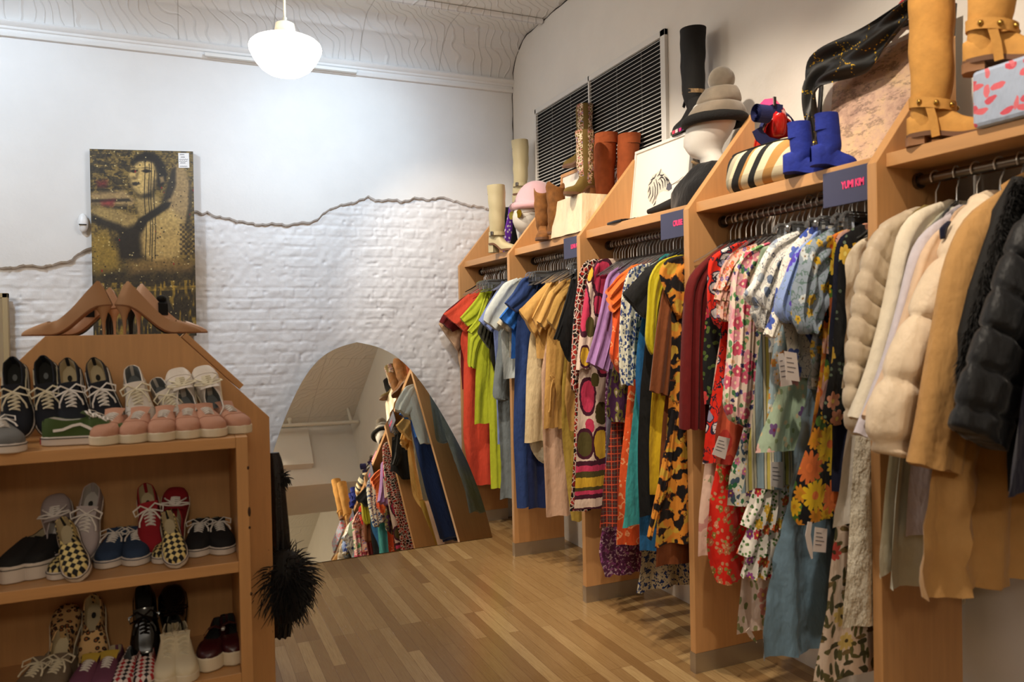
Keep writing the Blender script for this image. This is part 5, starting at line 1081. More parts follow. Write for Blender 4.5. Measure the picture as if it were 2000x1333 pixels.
lean_shoe(chk, (330,1023), z1, 'cream and black checkered slip-on propped up in front of the red sneakers', False, yb=YB+.20, roll=-14, s=.78, lean=1.25, group='checkered slip-ons')
flat_shoe(blk, (384,1090), z1, 'black canvas sneaker facing out, left one of the pair ending the middle shelf', -97, s=.95, group='black canvas sneakers')
flat_shoe(blk, (441,1085), z1, 'black canvas sneaker facing out, at the right end of the middle shelf', -82, s=.95, group='black canvas sneakers')
# ---- bottom shelf
lean_shoe(leo, (136,1190), z2, 'leopard print slip-on standing toe up on the bottom shelf', True, roll=5, group='leopard slip-ons')
lean_shoe(leo, (186,1186), z2, 'leopard print slip-on leaning heel up on the bottom shelf', False, roll=-4, group='leopard slip-ons')
lean_shoe(pat, (282,1158), z2, 'glossy black sneaker leaning heel up on the bottom shelf', False, roll=-3, group='glossy black sneakers')
lean_shoe(pat, (336,1150), z2, 'glossy black sneaker standing toe up on the bottom shelf', True, roll=-3, group='glossy black sneakers')
flat_shoe(tau, (30,1392), z2, 'taupe sneaker at the left end of the bottom shelf', -110, group='taupe sneakers')
flat_shoe(tau, (80,1384), z2, 'taupe sneaker beside the plum pair on the bottom shelf', -106, group='taupe sneakers')
flat_shoe(pur, (148,1372), z2, 'plum sneaker with mustard tongue, left one of its pair', -104, s=.9, group='plum sneakers')
flat_shoe(pur, (196,1364), z2, 'plum sneaker with mustard tongue, right one of its pair', -98, s=.9, group='plum sneakers')
flat_shoe(chr_, (234,1358), z2, 'red and black checkered slip-on, left one of its pair', -100, s=.84, group='red checkered slip-ons')
flat_shoe(chr_, (280,1350), z2, 'red and black checkered slip-on, right one of its pair', -92, s=.84, group='red checkered slip-ons')
flat_shoe(hit, (322,1344), z2, 'off-white high top sneaker, left one of its pair', -96, s=.9, group='off-white high tops')
flat_shoe(hit, (366,1336), z2, 'off-white high top sneaker beside the burgundy shoes', -84, s=.9, group='off-white high tops')
flat_shoe(mj, (403,1318), z2, 'burgundy strap shoe on cream platform, left one of its pair', -104, s=.96, group='burgundy platform shoes')
flat_shoe(mj, (458,1304), z2, 'burgundy strap shoe on cream platform at the right end of the bottom shelf', -88, s=.96, group='burgundy platform shoes')
for r in _keep: drop(r)
_keep.clear()
# ---- high heels on top of the gondola
NUDEL = solid('nude_suede', (184,140,102), .75, bump=.15, bscale=200); NUDES = solid('nude_lining', (150,104,76), .8); BLKV = solid('black_velvet_bow', (10,10,12), .9); NUDE2 = solid('pale_nude_leather', (214,172,142), .5)
def pump(name, up, lin, H=.088, L=.25, bowm=None):
    r = empty(name, (0,0,0), 'x', 'shoe')
    def z0(t):
        u = np.clip((t-.10)/.56, 0, 1); return H*(1-(u*u*(3-2*u))) if t > .1 else H+(.1-t)*.02
    hp = [(0,.058),(.02,.072),(.06,.074),(.14,.062),(.25,.054),(.38,.050),(.5,.045),(.62,.038),(.70,.040),(.80,.031),(.90,.020),(.96,.012),(.99,.006),(1,.002)]
    shoe_mesh(r, up, lin, L, 1.0, .004, hp, (.02,.68), z0, WP, .42)
    m = MB(); rings = []
    for t in np.linspace(0, 1, 22):
        w = prof(WP, t); x = t*L; z = z0(t); rings.append([(x, -w, z+.005), (x, w, z+.005), (x, w*.9, z), (x, -w*.9, z)])
    m.loft(rings); part('sole', m, lin, r)
    m = MB(); m.loft([[(.026+rx*math.cos(a), ry*math.sin(a), z) for a in np.linspace(0, 2*PI, 13)[:-1]] for z, rx, ry in ((H+.006,.026,.022),(H-.006,.022,.019),(H-.022,.012,.012),(H-.045,.006,.007),(.02,.0042,.005),(0,.0042,.005))]); part('stiletto_heel', m, up, r)
    if bowm:
        m = MB(); m.strip([(.10,-.032,.065), (.10,-.03,.10), (.10,0,.115), (.10,.03,.10), (.10,.032,.065)], .03, (0,0,1), .002); m.ball((.10,0,.12), .016, 10, 8, (1,1.8,.8)); part('bow', m, bowm, r, 'black bow')
    return r
zg = PZ+.0012; pm = pump('stiletto_pump', NUDEL, NUDES)
xl, xr = onY(YP+.07, 218, 640)[0], onY(YP+.07, 240, 640)[0]
q = onY(YP+.06, 222, 655)
orient(pm, (-1, .10, 0), (0,0,1), (q[0]-.001, YP+.055, zg), (0,0,0), 1.1); pm['label'] = 'nude suede stiletto pump pointing left on top of the gondola'; pm['group'] = 'nude stiletto pumps'
p2_ = copy_tree(pm); orient(p2_, (1, .10, 0), (0,0,1), (q[0]+.006, YP+.055, zg), (0,0,0), 1.1); p2_['label'] = 'nude suede stiletto pump pointing right on top of the gondola'; p2_['group'] = 'nude stiletto pumps'
pb = pump('stiletto_pump', NUDE2, NUDES, .092, .245, BLKV); orient(pb, (1, .12, 0), (0,0,1), (q[0]+.045, YP+.20, zg), (0,0,0), 1.08); pb['label'] = 'pale nude pump with a black bow behind the right nude pump'
pc = copy_tree(pb); orient(pc, (-1, .05, 0), (0,0,1), (q[0]+.02, YP+.21, zg), (0,0,0)); pc['label'] = 'pale nude bow pump hidden behind the left nude pump'
SHK = [pump('stiletto_pump', solid('black_suede', (26,26,28), .8), LINK, .095, .24)]
for i in range(5):
    r = SHK[0] if i == 0 else copy_tree(SHK[0]); s = 1 if i % 2 else -1
    orient(r, (s, .06, 0), (0,0,1), (q[0]+.012*s, YP+.34+.13*(i//2), zg), (0,0,0)); r['label'] = 'black suede stiletto pump in the rows behind the nude pumps'; r['group'] = 'black pumps behind the nude pumps'

# ---- black sequin dress with feather cuffs on the side of the gondola
SEQ = solid('black_sequin', (14,13,16), .35, bump=.6, bscale=220); FEA = solid('black_feather', (10,10,11), .75)
YD = YP+.09
E1 = [onY(YD, *p) for p in [(543,882),(552,890),(556,910),(562,980),(570,1050),(580,1130),(590,1180),(600,1228)]]
m = MB(); A = [(p[0], p[2]) for p in E1]
xi = PC+HWb+.004
Ai = [(max(xi, x-.16), z) for x, z in A]
A2 = [(x, z) for x, z in [(onY(YD,545,884)[0], onY(YD,545,884)[2]), (onY(YD,553,900)[0], onY(YD,553,900)[2]), (onY(YD,558,960)[0], onY(YD,558,960)[2]), (onY(YD,566,1040)[0], onY(YD,566,1040)[2]), (onY(YD,570,1110)[0], onY(YD,570,1110)[2]), (onY(YD,574,1200)[0], onY(YD,574,1200)[2]), (onY(YD,568,1240)[0], onY(YD,568,1240)[2])]]
B2 = [(xi+.002, z) for x, z in A2]
sheet(m, A2, B2, YD, .03, .008, 3, 30, 22, 5); 
sd = build('sequin_dress', m, SEQ, None, (xi, YD, A2[-1][1]), angle=70); tag(sd, 'black sequin dress with feather cuffs hanging on the side of the gondola', 'dress')
def feathers(c, R, n, seed, down=.6, ln=.08):
    m = MB(); r = np.random.default_rng(seed)
    for i in range(n):
        d = r.normal(size=3); d /= np.linalg.norm(d); d[2] -= down*r.random(); b = np.array(c)+d*R*np.array([1,1,1.15])*.55; L = ln*(.6+.7*r.random())
        pts = []; q = np.array(b); dd = d/np.linalg.norm(d)
        for k in range(5):
            pts.append(q.copy()); q = q+dd*L/4; dd = dd+np.array([r.normal()*.22, r.normal()*.22, -.26]); dd /= np.linalg.norm(dd)
        m.tube(pts, [.0034,.003,.0024,.0016,.0006], 4, False)
    return m
fc = onY(YD-.05, 556, 1125); m = feathers(fc, .105, 900, 4, .9, .085); m.ball(fc, .07, 14, 10, (1,1,1.4)); part('feather_cuff', m, FEA, sd, 'black feather cuff', smooth=False)
fc2 = onY(YD, 549, 935); m = feathers(fc2, .03, 120, 9, .8, .03); part('feather_trim', m, FEA, sd, smooth=False)
sl = [onY(YD-.04, *p) for p in [(560,1090),(562,1150),(566,1190),(572,1205)]]; m = MB(); m.tube(sl, [.035,.045,.05,.052], 14); part('sleeve', m, SEQ, sd)
# ================================================================== THINGS ON THE SHELF TOPS
ZS = 2.0302
def boot(name, up, sole, lin=LINK, H=.42, L=.26, heel=.045, rt=.066, ra=.046, ws=.95, vcut=0, lean=0, heelm=None, slouch=.002, wt=WW, shm=None, cx=.070, ztoe=.010, plat=0):
    r = empty(name, (0,0,0), 'x', 'boot')
    def z0(t): u = np.clip((t-.22)/.42, 0, 1); return plat+heel*(1-u*u*(3-2*u))
    hp = [(0,.058),(.04,.062),(.12,.066),(.26,.070),(.36,.086),(.46,.074),(.56,.058),(.68,.046),(.80,.038),(.90,.030),(.96,.020),(.99,.010),(1,.002)]
    shoe_mesh(r, up, up, L, ws, ztoe, hp, (2, 3), z0, wt)
    # shaft
    m = MB(); N = 22; zl = heel+plat+ztoe+.012; rings = []
    zz = np.linspace(zl, H, 16)
    for i, z in enumerate(zz):
        f = i/15; rr = ra*1.02+(rt-ra*1.02)*(f**.8); bl_ = min(1, f/.26); bl_ = bl_*bl_*(3-2*bl_); x = cx-.018*(1-bl_)+lean*f*f; ring = []; kx = .046*(1-bl_)+rr*1.06*bl_; ky = .033*ws*(1-bl_)+rr*.94*bl_
        for k in range(N):
            a = 2*PI*k/N; w = slouch*math.sin(3*a+f*9)+slouch*math.sin(f*23+a)
            zc = -vcut*(abs(math.sin(a))**3-0)*0+ (vcut*(abs(math.cos(a))-.55) if i == 15 else (vcut*.5*(abs(math.cos(a))-.55) if i == 14 else 0))
            zc = -zc if vcut else 0
            ring.append((x+(kx+w*bl_)*math.cos(a), (ky+w*bl_)*math.sin(a), z+zc))
        rings.append(ring)
    for d, s in ((-.001,.95),(-.06,.93)):
        rings.append([(cx+lean+(p[0]-cx-lean)*s, p[1]*s, p[2]+d) for p in rings[15]])
    m.loft(rings, True, False); part('shaft', m, shm or up, r, angle=60)
    m = MB(); last = rings[-1]; m.add(last, [tuple(range(N))]); part('lining', m, lin, r)
    m = MB(); rings = []
    for t in np.linspace(0, 1, 24):
        w = (prof(wt, t)*ws+.003); z = z0(t); x = t*L+(.004 if t > .99 else 0); rings.append([(x, -w, z+ztoe+.004), (x, w, z+ztoe+.004), (x, w, z-plat*.999), (x, -w, z-plat*.999)])
    m.loft(rings); part('sole', m, sole, r, angle=50)
    if heel > .015:
        hw = prof(wt, .1)*ws; m = MB()
        m.loft([[(x, y*s, z) for x, y in ((-.002,-hw*.55),(.012,-hw),(.055,-hw),(.058,hw),(.012,hw),(-.002,hw*.55))] for z, s in ((heel+plat+.004,1),(heel*.5,.93),(0,.96))]); part('heel', m, heelm or sole, r, angle=50)
    r['_h'] = 0; del r['_h']
    return r
def put(r, base, yaw, label, group=None, s=1.0, up=(0,0,1), anchor=(.07,0,0)):
    a = math.radians(yaw); orient(r, (math.cos(a), math.sin(a), 0), up, base, anchor, s); r['label'] = label
    if group: r['group'] = group
    return r
CRMB = solid('cream_boot_leather', (196,182,142), .5, bump=.15, bscale=60); BRSO = solid('brown_sole', (110,74,48), .6); TANS = solid('stacked_heel', (150,104,66), .55)
BRSU = solid('brown_suede', (132,84,36), .9, bump=.4, bscale=60, var=.3); OLSU = solid('olive_suede', (112,90,36), .85, bump=.3, bscale=90); RUST = solid('rust_suede', (160,78,34), .9, bump=.35, bscale=70, var=.12)
BKSU = solid('black_suede_boot', (9,8,8), .8, bump=.25, bscale=90); BLSU = solid('royal_blue_suede', (22,42,140), .85, bump=.3, bscale=90, var=.12); TNSU = solid('tan_suede', (206,150,74), .85, bump=.3, bscale=70, var=.10)
def emb():
    t = NT('embroidered_suede'); o = t.obj()
    v = t.n('ShaderNodeTexVoronoi', {'Vector': o, 'Scale': 62.0}, feature='DISTANCE_TO_EDGE').outputs['Distance']
    sp = t.n('ShaderNodeSeparateXYZ', {0: o}); an = t.math('ARCTAN2', sp.outputs[1], t.math('SUBTRACT', sp.outputs[0], .07)); bandm = t.math('GREATER_THAN', t.math('COSINE', t.math('MULTIPLY', an, 4.0)), -.35)
    w = t.noise(o, 40, 2); col = t.ramp(w, [(.40, srgb(226,206,178)), (.5, srgb(196,130,120)), (.6, srgb(150,140,170))], 'CONSTANT')
    return t.pbr(t.mix(t.math('MULTIPLY', t.math('LESS_THAN', v, .13), bandm), srgb(112,90,36), col), .8)
EMB = emb()
# --- corner bay
b = boot('tall_boot', CRMB, BRSO, H=.455, heel=.05, rt=.062, ra=.046, heelm=CRMB, L=.24)
put(b, onZ(ZS, 972, 493), -66, 'tall cream leather boot with ankle strap standing on the corner shelf', 'tall cream boots')
m = MB(); zb_ = .118
def band(rx, ry, z, h, cx, t=.003, tilt=0):
    return [[(cx+(rx+d)*math.cos(a), (ry+d)*math.sin(a), z+q+tilt*math.cos(a)) for a in np.linspace(0, 2*PI, 25)[:-1]] for d, q in ((0,-h/2),(t,-h/2),(t,h/2),(0,h/2))]
def add_local(name, m, mat, root, label=None, **k):
    o = build(name, m, mat, root, loc=(0,0,0), **k)
    if label: o['label'] = label
    return o
m.loft(band(.056,.050,.125,.026,.066), False, False); add_local('ankle_strap', m, CRMB, b)
m = MB(); m.box((.060,-.060,.112), (.085,-.052,.138)); add_local('buckle', m, STEEL, b, 'steel buckle', smooth=False, bevel=.003)
# second cream boot stands on a white display block further back
pb = onX(-.10, 1023, 395); blk_ = MB(); blk_.box((-.17, pb[1]-.10, ZS), (-.022, pb[1]+.10, pb[2]-.002))
o = build('display_block', blk_, FR, None, (-.10, pb[1], ZS), smooth=False, bevel=.003); tag(o, 'white display block behind the pink beanie, under the rear cream boot', 'block')
b2 = copy_tree(b); put(b2, (-.12, pb[1], pb[2]), -60, 'tall cream leather boot raised behind the pink beanie', 'tall cream boots')
# mannequin head
MANN = solid('matte_white_mannequin', (226,222,214), .55)
def head(name, c, yaw, s, label, neck=.14):
    r = empty(name, c, label, 'mannequin head')
    tabs = [(-.115-neck,.000,.062,.062),(-.115-neck*.5,.000,.052,.052),(-.12,.004,.053,.050),(-.105,.030,.062,.052),(-.085,.040,.068,.058),(-.06,.036,.076,.066),(-.03,.022,.086,.072),(0,.012,.094,.075),(.03,.006,.097,.077),(.06,.002,.094,.075),(.09,-.002,.080,.064),(.11,-.004,.055,.045),(.122,-.004,.02,.018)]
    a0 = math.radians(yaw); cs, sn_ = math.cos(a0), math.sin(a0); rings = []
    for z, cx, rx, ry in tabs:
        ring = []
        for k in range(32):
            a = 2*PI*k/32; x = cx+rx*math.cos(a); y = ry*math.sin(a)
            if math.cos(a) > .86 and -.075 < z < .02: x += .020*(1-abs(z+.04)/.06)*((math.cos(a)-.86)/.14) if abs(z+.04) < .06 else 0
            ring.append((c[0]+s*(x*cs-y*sn_), c[1]+s*(x*sn_+y*cs), c[2]+s*z))
        rings.append(ring)
    m = MB(); m.loft(rings); part('head_form', m, MANN, r, angle=80)
    def L(x, y, z): return np.array([c[0]+s*(x*cs-y*sn_), c[1]+s*(x*sn_+y*cs), c[2]+s*z])
    m = MB(); rr = []
    for i, z in enumerate((-.004,-.018,-.034,-.047,-.052)):
        w = (.006,.009,.012,.014,.008)[i]; d = (.0,.009,.018,.020,.006)[i]; rr.append([L(.098+d, 0, z), L(.090, w, z), L(.082, 0, z), L(.090, -w, z)])
    m.loft(rr); part('nose', m, MANN, r, angle=80)
    m = MB(); m.ball(L(.088,0,-.073), s*.02, 12, 8, (.45,1.0,.35), (np.array([cs,sn_,0]),np.array([-sn_,cs,0]),np.array([0,0,1]))); m.ball(L(.086,0,-.083), s*.018, 12, 8, (.45,.9,.4), (np.array([cs,sn_,0]),np.array([-sn_,cs,0]),np.array([0,0,1]))); part('lips', m, MANN, r, angle=80)
    return r, L
c1 = onY(-.80, 1040, 414); h1, L1 = head('mannequin_head', c1, 190, 1.28, 'white mannequin head wearing pink beanie and sunglasses on the corner shelf', .12)
def beanie(name, Lf, s, mat, label, brim=None, pom=None, bulges=0, tilt=.02, tall=.19, cat='hat'):
    o = empty(name, Lf(0,0,.1), label, cat); m = MB(); N = 40; rings = []
    n = 26
    for i in range(n+1):
        f = i/n; z = .022+tall*f; rad = .112*(1-f**2.6)**.5 if f < 1 else .002
        if bulges: rad = (.132*(1-f*.50))*(.88+.12*abs(math.sin(f*PI*bulges))**.5)*(1 if f < .97 else .6)
        ring = []
        for k in range(N):
            a = 2*PI*k/N; q = rad*(1+.02*math.sin(8*a+f*3)*(1 if bulges else .35)); ring.append(Lf(-.004-f*.03+q*.98*math.cos(a), q*.88*math.sin(a), z-tilt*math.cos(a)*(1-f)))
        rings.append(ring)
    m.loft(rings, False, True); part('crown', m, mat, o, angle=80)
    if brim is not None:
        m = MB(); pts = [Lf(-.004+.114*math.cos(a), .10*math.sin(a), .024-tilt*math.cos(a)) for a in np.linspace(0, 2*PI, 41)]; m.tube(pts, s*.020, 10); part('brim', m, brim, o, angle=80)
    if pom is not None:
        m = MB(); m.ball(Lf(-.034,0,.022+tall+.030), s*.052, 18, 12); part('pompom', m, pom, o, angle=80)
    return o
PNKN = solid('pink_angora', (236,190,200), .95, bump=.3, bscale=120, **{'Sheen Weight': .6})
beanie('beanie', L1, 1.28, PNKN, 'fluffy pink beanie on the mannequin head in the corner bay', PNKN, None, 0, .0, .15)
sg = empty('sunglasses', L1(.1,0,-.01), 'mirrored amber sunglasses on the pink beanie head', 'sunglasses')
AMB = solid('amber_mirror_lens', (176,150,40), .08, .7); GLD = solid('gold_wire', (190,150,80), .25, 1)
for s in (-1, 1):
    m = MB(); cc = L1(.112, s*.036, -.022); X_ = L1(1,0,0)-L1(0,0,0); X_ /= np.linalg.norm(X_); Y_ = np.cross([0,0,1], X_)
    m.loft([[cc+X_*d+Y_*(.031*math.cos(a))+np.array([0,0,.027*math.sin(a)]) for a in np.linspace(0, 2*PI, 25)[:-1]] for d in (0,.003)]); part('lens', m, AMB, sg)
    m = MB(); m.tube([cc+X_*.0015+Y_*(.032*math.cos(a))+np.array([0,0,.028*math.sin(a)]) for a in np.linspace(0, 2*PI, 25)], .0015, 5); m.tube([cc+Y_*s*.032, L1(.06, s*.082, -.012), L1(-.03, s*.086, -.016)], .0015, 5); part('wire_frame', m, GLD, sg)
m = MB(); m.tube([L1(.114,-.008,-.018), L1(.118,0,-.014), L1(.114,.008,-.018)], .0015, 5); part('bridge', m, GLD, sg)
# plaid scarf around the neck of that head
def plaid(name, a, b, c):
    t = NT(name); o = t.obj(); n = t.noise(o, 9, 3)
    sp = t.n('ShaderNodeSeparateXYZ', {0: o}); q = t.math('ADD', t.math('ADD', sp.outputs[0], sp.outputs[1]), t.math('MULTIPLY', n, .06))
    f1 = t.math('FRACT', t.math('ADD', t.math('MULTIPLY', q, 13.0), 50.0)); f2 = t.math('FRACT', t.math('ADD', t.math('MULTIPLY', sp.outputs[2], 13.0), 50.0))
    col = t.mix(t.math('LESS_THAN', f1, .4), srgb(a), srgb(b)); col = t.mix(t.math('MULTIPLY', t.math('LESS_THAN', f2, .4), .55), col, srgb(b)); col = t.mix(t.math('LESS_THAN', f2, .07), col, srgb(c))
    return t.pbr(col, .9, t.bump(t.noise(o, 12, 4), .5, .02))
GPL = plaid('grey_pink_plaid', (150,150,156), (58,60,68), (210,90,120))
m = MB(); rg = []
for i in range(14):
    f = i/13; z = c1[2]-.13-(c1[2]-.13-ZS)*f; rr = .060+.075*f**.7
    rg.append([(c1[0]+(rr+.007*math.sin(6*a+f*4))*1.0*math.cos(a), c1[1]+.0+(rr+.007*math.sin(5*a+f*7))*1.1*math.sin(a), z if i < 13 else ZS) for a in np.linspace(0, 2*PI, 33)[:-1]])
m.loft(rg); o = build('plaid_scarf', m, GPL, None, (c1[0], c1[1], ZS), angle=80); tag(o, 'grey plaid scarf wrapped under the pink beanie head', 'scarf')
TIEM = pattern('purple_motif_silk', (120,58,190), lambda t, v, c: layer_blob(t, v, c, 44, 34, .26, [(236,226,240)], 2), .0, 8, .45, .2)
yt = -.62
m = MB(); A = edge(yt, [(994,403),(992,420),(985,450),(982,494)]); B = edge(yt, [(999,404),(1002,420),(1001,450),(993,497)]); sheet(m, A, B, yt, .007, .002, 1, 20, 12, 3)
o = build('necktie', m, TIEM, None, (onY(yt, 990, 450)[0], yt, A[-1][1]), angle=70); tag(o, 'purple silk necktie with small white motifs next to the cream boot', 'tie')
DEN = cloth('pale_denim', (112,134,156)); 
m = MB(); A = edge(yt+.06, [(986,405),(984,430),(983,490)]); B = edge(yt+.06, [(998,405),(1006,440),(1016,494)]); sheet(m, A, B, yt+.06, .010, .004, 2, 18, 12, 8)
o = build('folded_scarf', m, BLACK, None, (onY(yt+.06, 990, 450)[0], yt+.06, A[-1][1]), angle=70); tag(o, 'black folded scarf behind the purple necktie', 'scarf')
# --- second bay
a = boot('cowboy_boot', BRSU, BRSO, H=.315, heel=.032, rt=.058, ra=.047, vcut=.05, heelm=TANS, L=.25)
put(a, onZ(ZS, 1056, 474)+np.array([.02,0,0]), -118, 'brown distressed suede cowboy boot, left one of the pair over the khaki clothes', 'brown cowboy boots')
a2 = copy_tree(a); put(a2, onZ(ZS, 1083, 467)+np.array([.015,.0,0]), -80, 'brown distressed suede cowboy boot, beside the cream satin box', 'brown cowboy boots')
q0, q1 = onZ(ZS, 1084, 466), onZ(ZS, 1172, 444); qz = onX(q0[0], 1098, 390)[2]
SATC = cloth('cream_satin_cover', (244,226,190), .32, .03, .7)
m = MB(); rg = []; xa, xb, ya_, yb_ = q0[0]+.01, -.255, max(q1[1]-.02, -1.93), q0[1]
for i in range(12):
    f = i/11; z = qz-(qz-ZS)*f; g = 0.004+.022*f; ring = []
    per = [(xa-g, ya_-g), (xb+g*.2, ya_-g), (xb+g*.2, yb_+g), (xa-g, yb_+g)]
    for e in range(4):
        for s in range(28):
            u = s/28; p0, p1 = np.array(per[e]), np.array(per[(e+1) % 4]); p = p0+(p1-p0)*u; rp = .006*f*math.sin(u*14+e*2); n_ = np.array([(p1-p0)[1], -(p1-p0)[0]]); n_ /= np.linalg.norm(n_); p = p+n_*rp; ring.append((p[0], p[1], z))
    rg.append(ring)
m.loft(rg); cb = build('satin_covered_box', m, SATC, None, ((xa+xb)/2, (ya_+yb_)/2, ZS), angle=50, bevel=0); tag(cb, 'display box draped in cream satin beside the brown cowboy boots', 'display box')
e1 = boot('tall_boot', OLSU, BRSO, H=.375, heel=.055, rt=.054, ra=.043, heelm=TANS, L=.25, wt=WP, shm=EMB)
put(e1, (max(xa+.09, onZ(qz, 1141, 386)[0]), (onZ(qz, 1141, 386)[1]), qz+.001), -160, 'olive embroidered tall boot standing on the cream satin box', 'olive embroidered boots')
# framed print behind, second embroidered boot on top of it
def picture(name, P, frame_m, fw, depth, face, label, mat_m=None, mw=0, nrm=None):
    """P: TL TR BR BL corners in 3d"""
    P = [np.array(p, float) for p in P]; ux = P[1]-P[0]; W = np.linalg.norm(ux); ux /= W; uz = P[3]-P[0]; Hh = np.linalg.norm(uz); uz /= Hh; n_ = np.cross(uz, ux); n_ /= np.linalg.norm(n_)
    if n_ @ (CAM-P[0]) < 0: n_ = -n_
    o = empty(name, (P[2]+P[3])/2, label, 'picture')
    def rect(x0, z0, x1, z1, d0, d1):
        m = MB(); m.prism([P[0]+ux*x+uz*z+n_*d0 for x, z in ((x0,z0),(x1,z0),(x1,z1),(x0,z1))], n_*(d1-d0)); return m
    m = MB()
    for r_ in ((0,0,W,fw),(0,Hh-fw,W,Hh),(0,fw,fw,Hh-fw),(W-fw,fw,W,Hh-fw)): m2 = rect(*r_, -depth, 0); m.add(m2.v, m2.f)
    part('frame', m, frame_m, o, smooth=False, bevel=.0015)
    if mat_m is not None: part('mount', rect(fw, fw, W-fw, Hh-fw, -depth*.6, -depth*.35), mat_m, o, smooth=False)
    if face is not None: part('print', rect(fw+mw, fw+mw, W-fw-mw, Hh-fw-mw, -depth*.36, -depth*.32), face, o, smooth=False)
    return o, P, ux, uz, n_, W, Hh
MOUNT = solid('off_white_mount', (240,234,222), .7)
xw = -.06; t0_ = onX(xw, 1095, 342); t1_ = onX(xw, 1160, 318)
picture('picture_frame', [t0_, (xw, t1_[1], t0_[2]), (xw-.03, t1_[1], ZS+.001), (xw-.03, t0_[1], ZS+.001)], MAPLE, .022, .02, None, 'light wood picture frame leaning behind the olive embroidered boots', MOUNT)
e2 = copy_tree(e1); put(e2, (xw-.010, onX(xw, 1146, 330)[1], t0_[2]+.001), 115, 'olive embroidered tall boot standing on the light wood frame', 'olive embroidered boots', 1.0)
f1 = boot('fringed_boot', RUST, BRSO, H=.60, heel=.06, rt=.070, ra=.046, heelm=RUST, L=.25, lean=-.03)
m = MB(); rr_ = np.random.default_rng(6)
for i in range(46):
    z0_ = .56-.44*rr_.random(); yy_ = rr_.uniform(-.02,.02); x0_ = .145-.03*(1-z0_/.6); pts = [(x0_, yy_, z0_), (x0_+.012, yy_*1.5, z0_-.05), (x0_+.012, yy_*1.8, z0_-.13-.05*rr_.random())]; m.tube(pts, .0022, 4)
add_local('fringe', m, RUST, f1)
put(f1, (-.17, -1.715, ZS), 95, 'tall rust suede boot with long fringe, left one of the pair', 'rust fringed boots')
f2 = copy_tree(f1); put(f2, (-.085, -1.83, ZS), 96, 'tall rust suede boot, right one of the pair against the upright', 'rust fringed boots', .96)
# --- third bay : zebra drawing
xz = -.12
zTL, zBL, zTR = onX(xz, 1240, 297), onX(xz-.04, 1248, 422), onX(xz, 1420, 255)
zP = [zTL, (xz, -2.50, zTL[2]), (xz-.055, -2.50, ZS+.001), (xz-.055, zTL[1], ZS+.001)]
zo, P_, ux_, uz_, zn, W_z, H_z = picture('zebra_drawing', zP, FR, .016, .022, None, 'white framed zebra head drawing on the third shelf', MOUNT)
def zpt(px, py, d=-.0065):
    n_ = zn; r_ = ray(px, py); t_ = ((P_[0]+n_*d-CAM)@n_)/(r_@n_); return CAM+r_*t_
INKB = solid('zebra_ink', (42,40,44), .8); INKG = solid('zebra_shade', (196,186,176), .8); INKM = solid('zebra_muzzle', (84,86,98), .8)
m = MB(); m.prism([zpt(*p, -.0072) for p in [(1267,392),(1264,375),(1267,358),(1275,343),(1288,334),(1291,328),(1294,336),(1300,340),(1307,350),(1312,360),(1312,369),(1305,374),(1296,373),(1288,377),(1284,384),(1281,392),(1274,399)]], -zn*.0008); part('head_shape', m, solid('zebra_pale', (214,206,194), .8), zo, smooth=False)
m = MB()
st = [[(1266,388),(1270,378),(1270,366)],[(1269,394),(1275,382),(1275,364)],[(1274,398),(1279,386),(1280,368),(1277,356)],[(1280,390),(1284,378),(1284,362),(1281,350)],[(1267,362),(1272,356),(1276,346)],[(1271,352),(1278,348),(1282,340)],[(1284,345),(1288,340),(1291,331)],[(1286,356),(1289,362),(1290,371)],[(1290,349),(1294,356),(1295,368)],[(1294,345),(1299,353),(1299,366)],[(1298,344),(1303,353),(1303,362)],[(1288,342),(1293,343),(1297,341)],[(1286,352),(1291,346),(1296,348)],[(1301,346),(1306,353),(1307,360)],[(1266,376),(1268,370),(1269,364)],[(1276,402),(1279,398),(1281,393)]]
for s_ in st: m.strip([zpt(*p) for p in s_], [.003,.0085,.003], zn, .0004)
m.strip([zpt(*p) for p in [(1330,352),(1322,357),(1312,361),(1326,352),(1334,345)]], .0014, zn, .0004)
m.ball(zpt(1293,347), .0038, 8, 6, (1,1,1)); part('ink_stripes', m, INKB, zo, smooth=False)
m = MB(); m.prism([zpt(*p, -.0066) for p in [(1303,360),(1308,356),(1312,361),(1312,369),(1306,373),(1301,370)]], -zn*.0008); part('muzzle', m, INKM, zo, smooth=False)
# black tall boots
k1 = boot('tall_boot', BKSU, RUBK, H=.535, heel=.03, rt=.072, ra=.056, L=.27, plat=.016, lean=.0)
kb_ = onX(xz, 1352, 268)
put(k1, (xz+.012, kb_[1], zTL[2]+.001), 84, 'tall black suede boot with colour block sole standing on the zebra picture', 'tall black boots', .92)
COLS = [(60,90,60),(214,60,90),(236,200,196),(196,40,120),(90,50,130),(240,196,30)]
for i, c in enumerate(COLS):
    m = MB(); t0 = .94-.115*i
    for s in (-1, 1): m.obox((t0*.27-.014, s*(prof(WW, t0-.05)*.95+.0045), .014), (.013,0,0), (0,.001,0), (0,0,.009))
    add_local('sole_patch', m, solid('sole_patch_%d' % i, c, .5), k1, smooth=False)
CHN = solid('braided_gold_strap', (150,120,80), .5, bump=.8, bscale=200, var=.5)
m = MB(); m.loft(band(.064,.056,.20,.022,.070, .004, .012), False, False); add_local('ankle_strap', m, CHN, k1, 'braided gold strap')
m = MB(); m.obox((.135,.0,.20), (.004,0,0), (0,.006,0), (0,0,.045)); m.obox((.14,.012,.165), (.004,0,0), (0,.006,.004), (0,-.01,.03)); add_local('bow', m, BLKPL, k1, smooth=False)
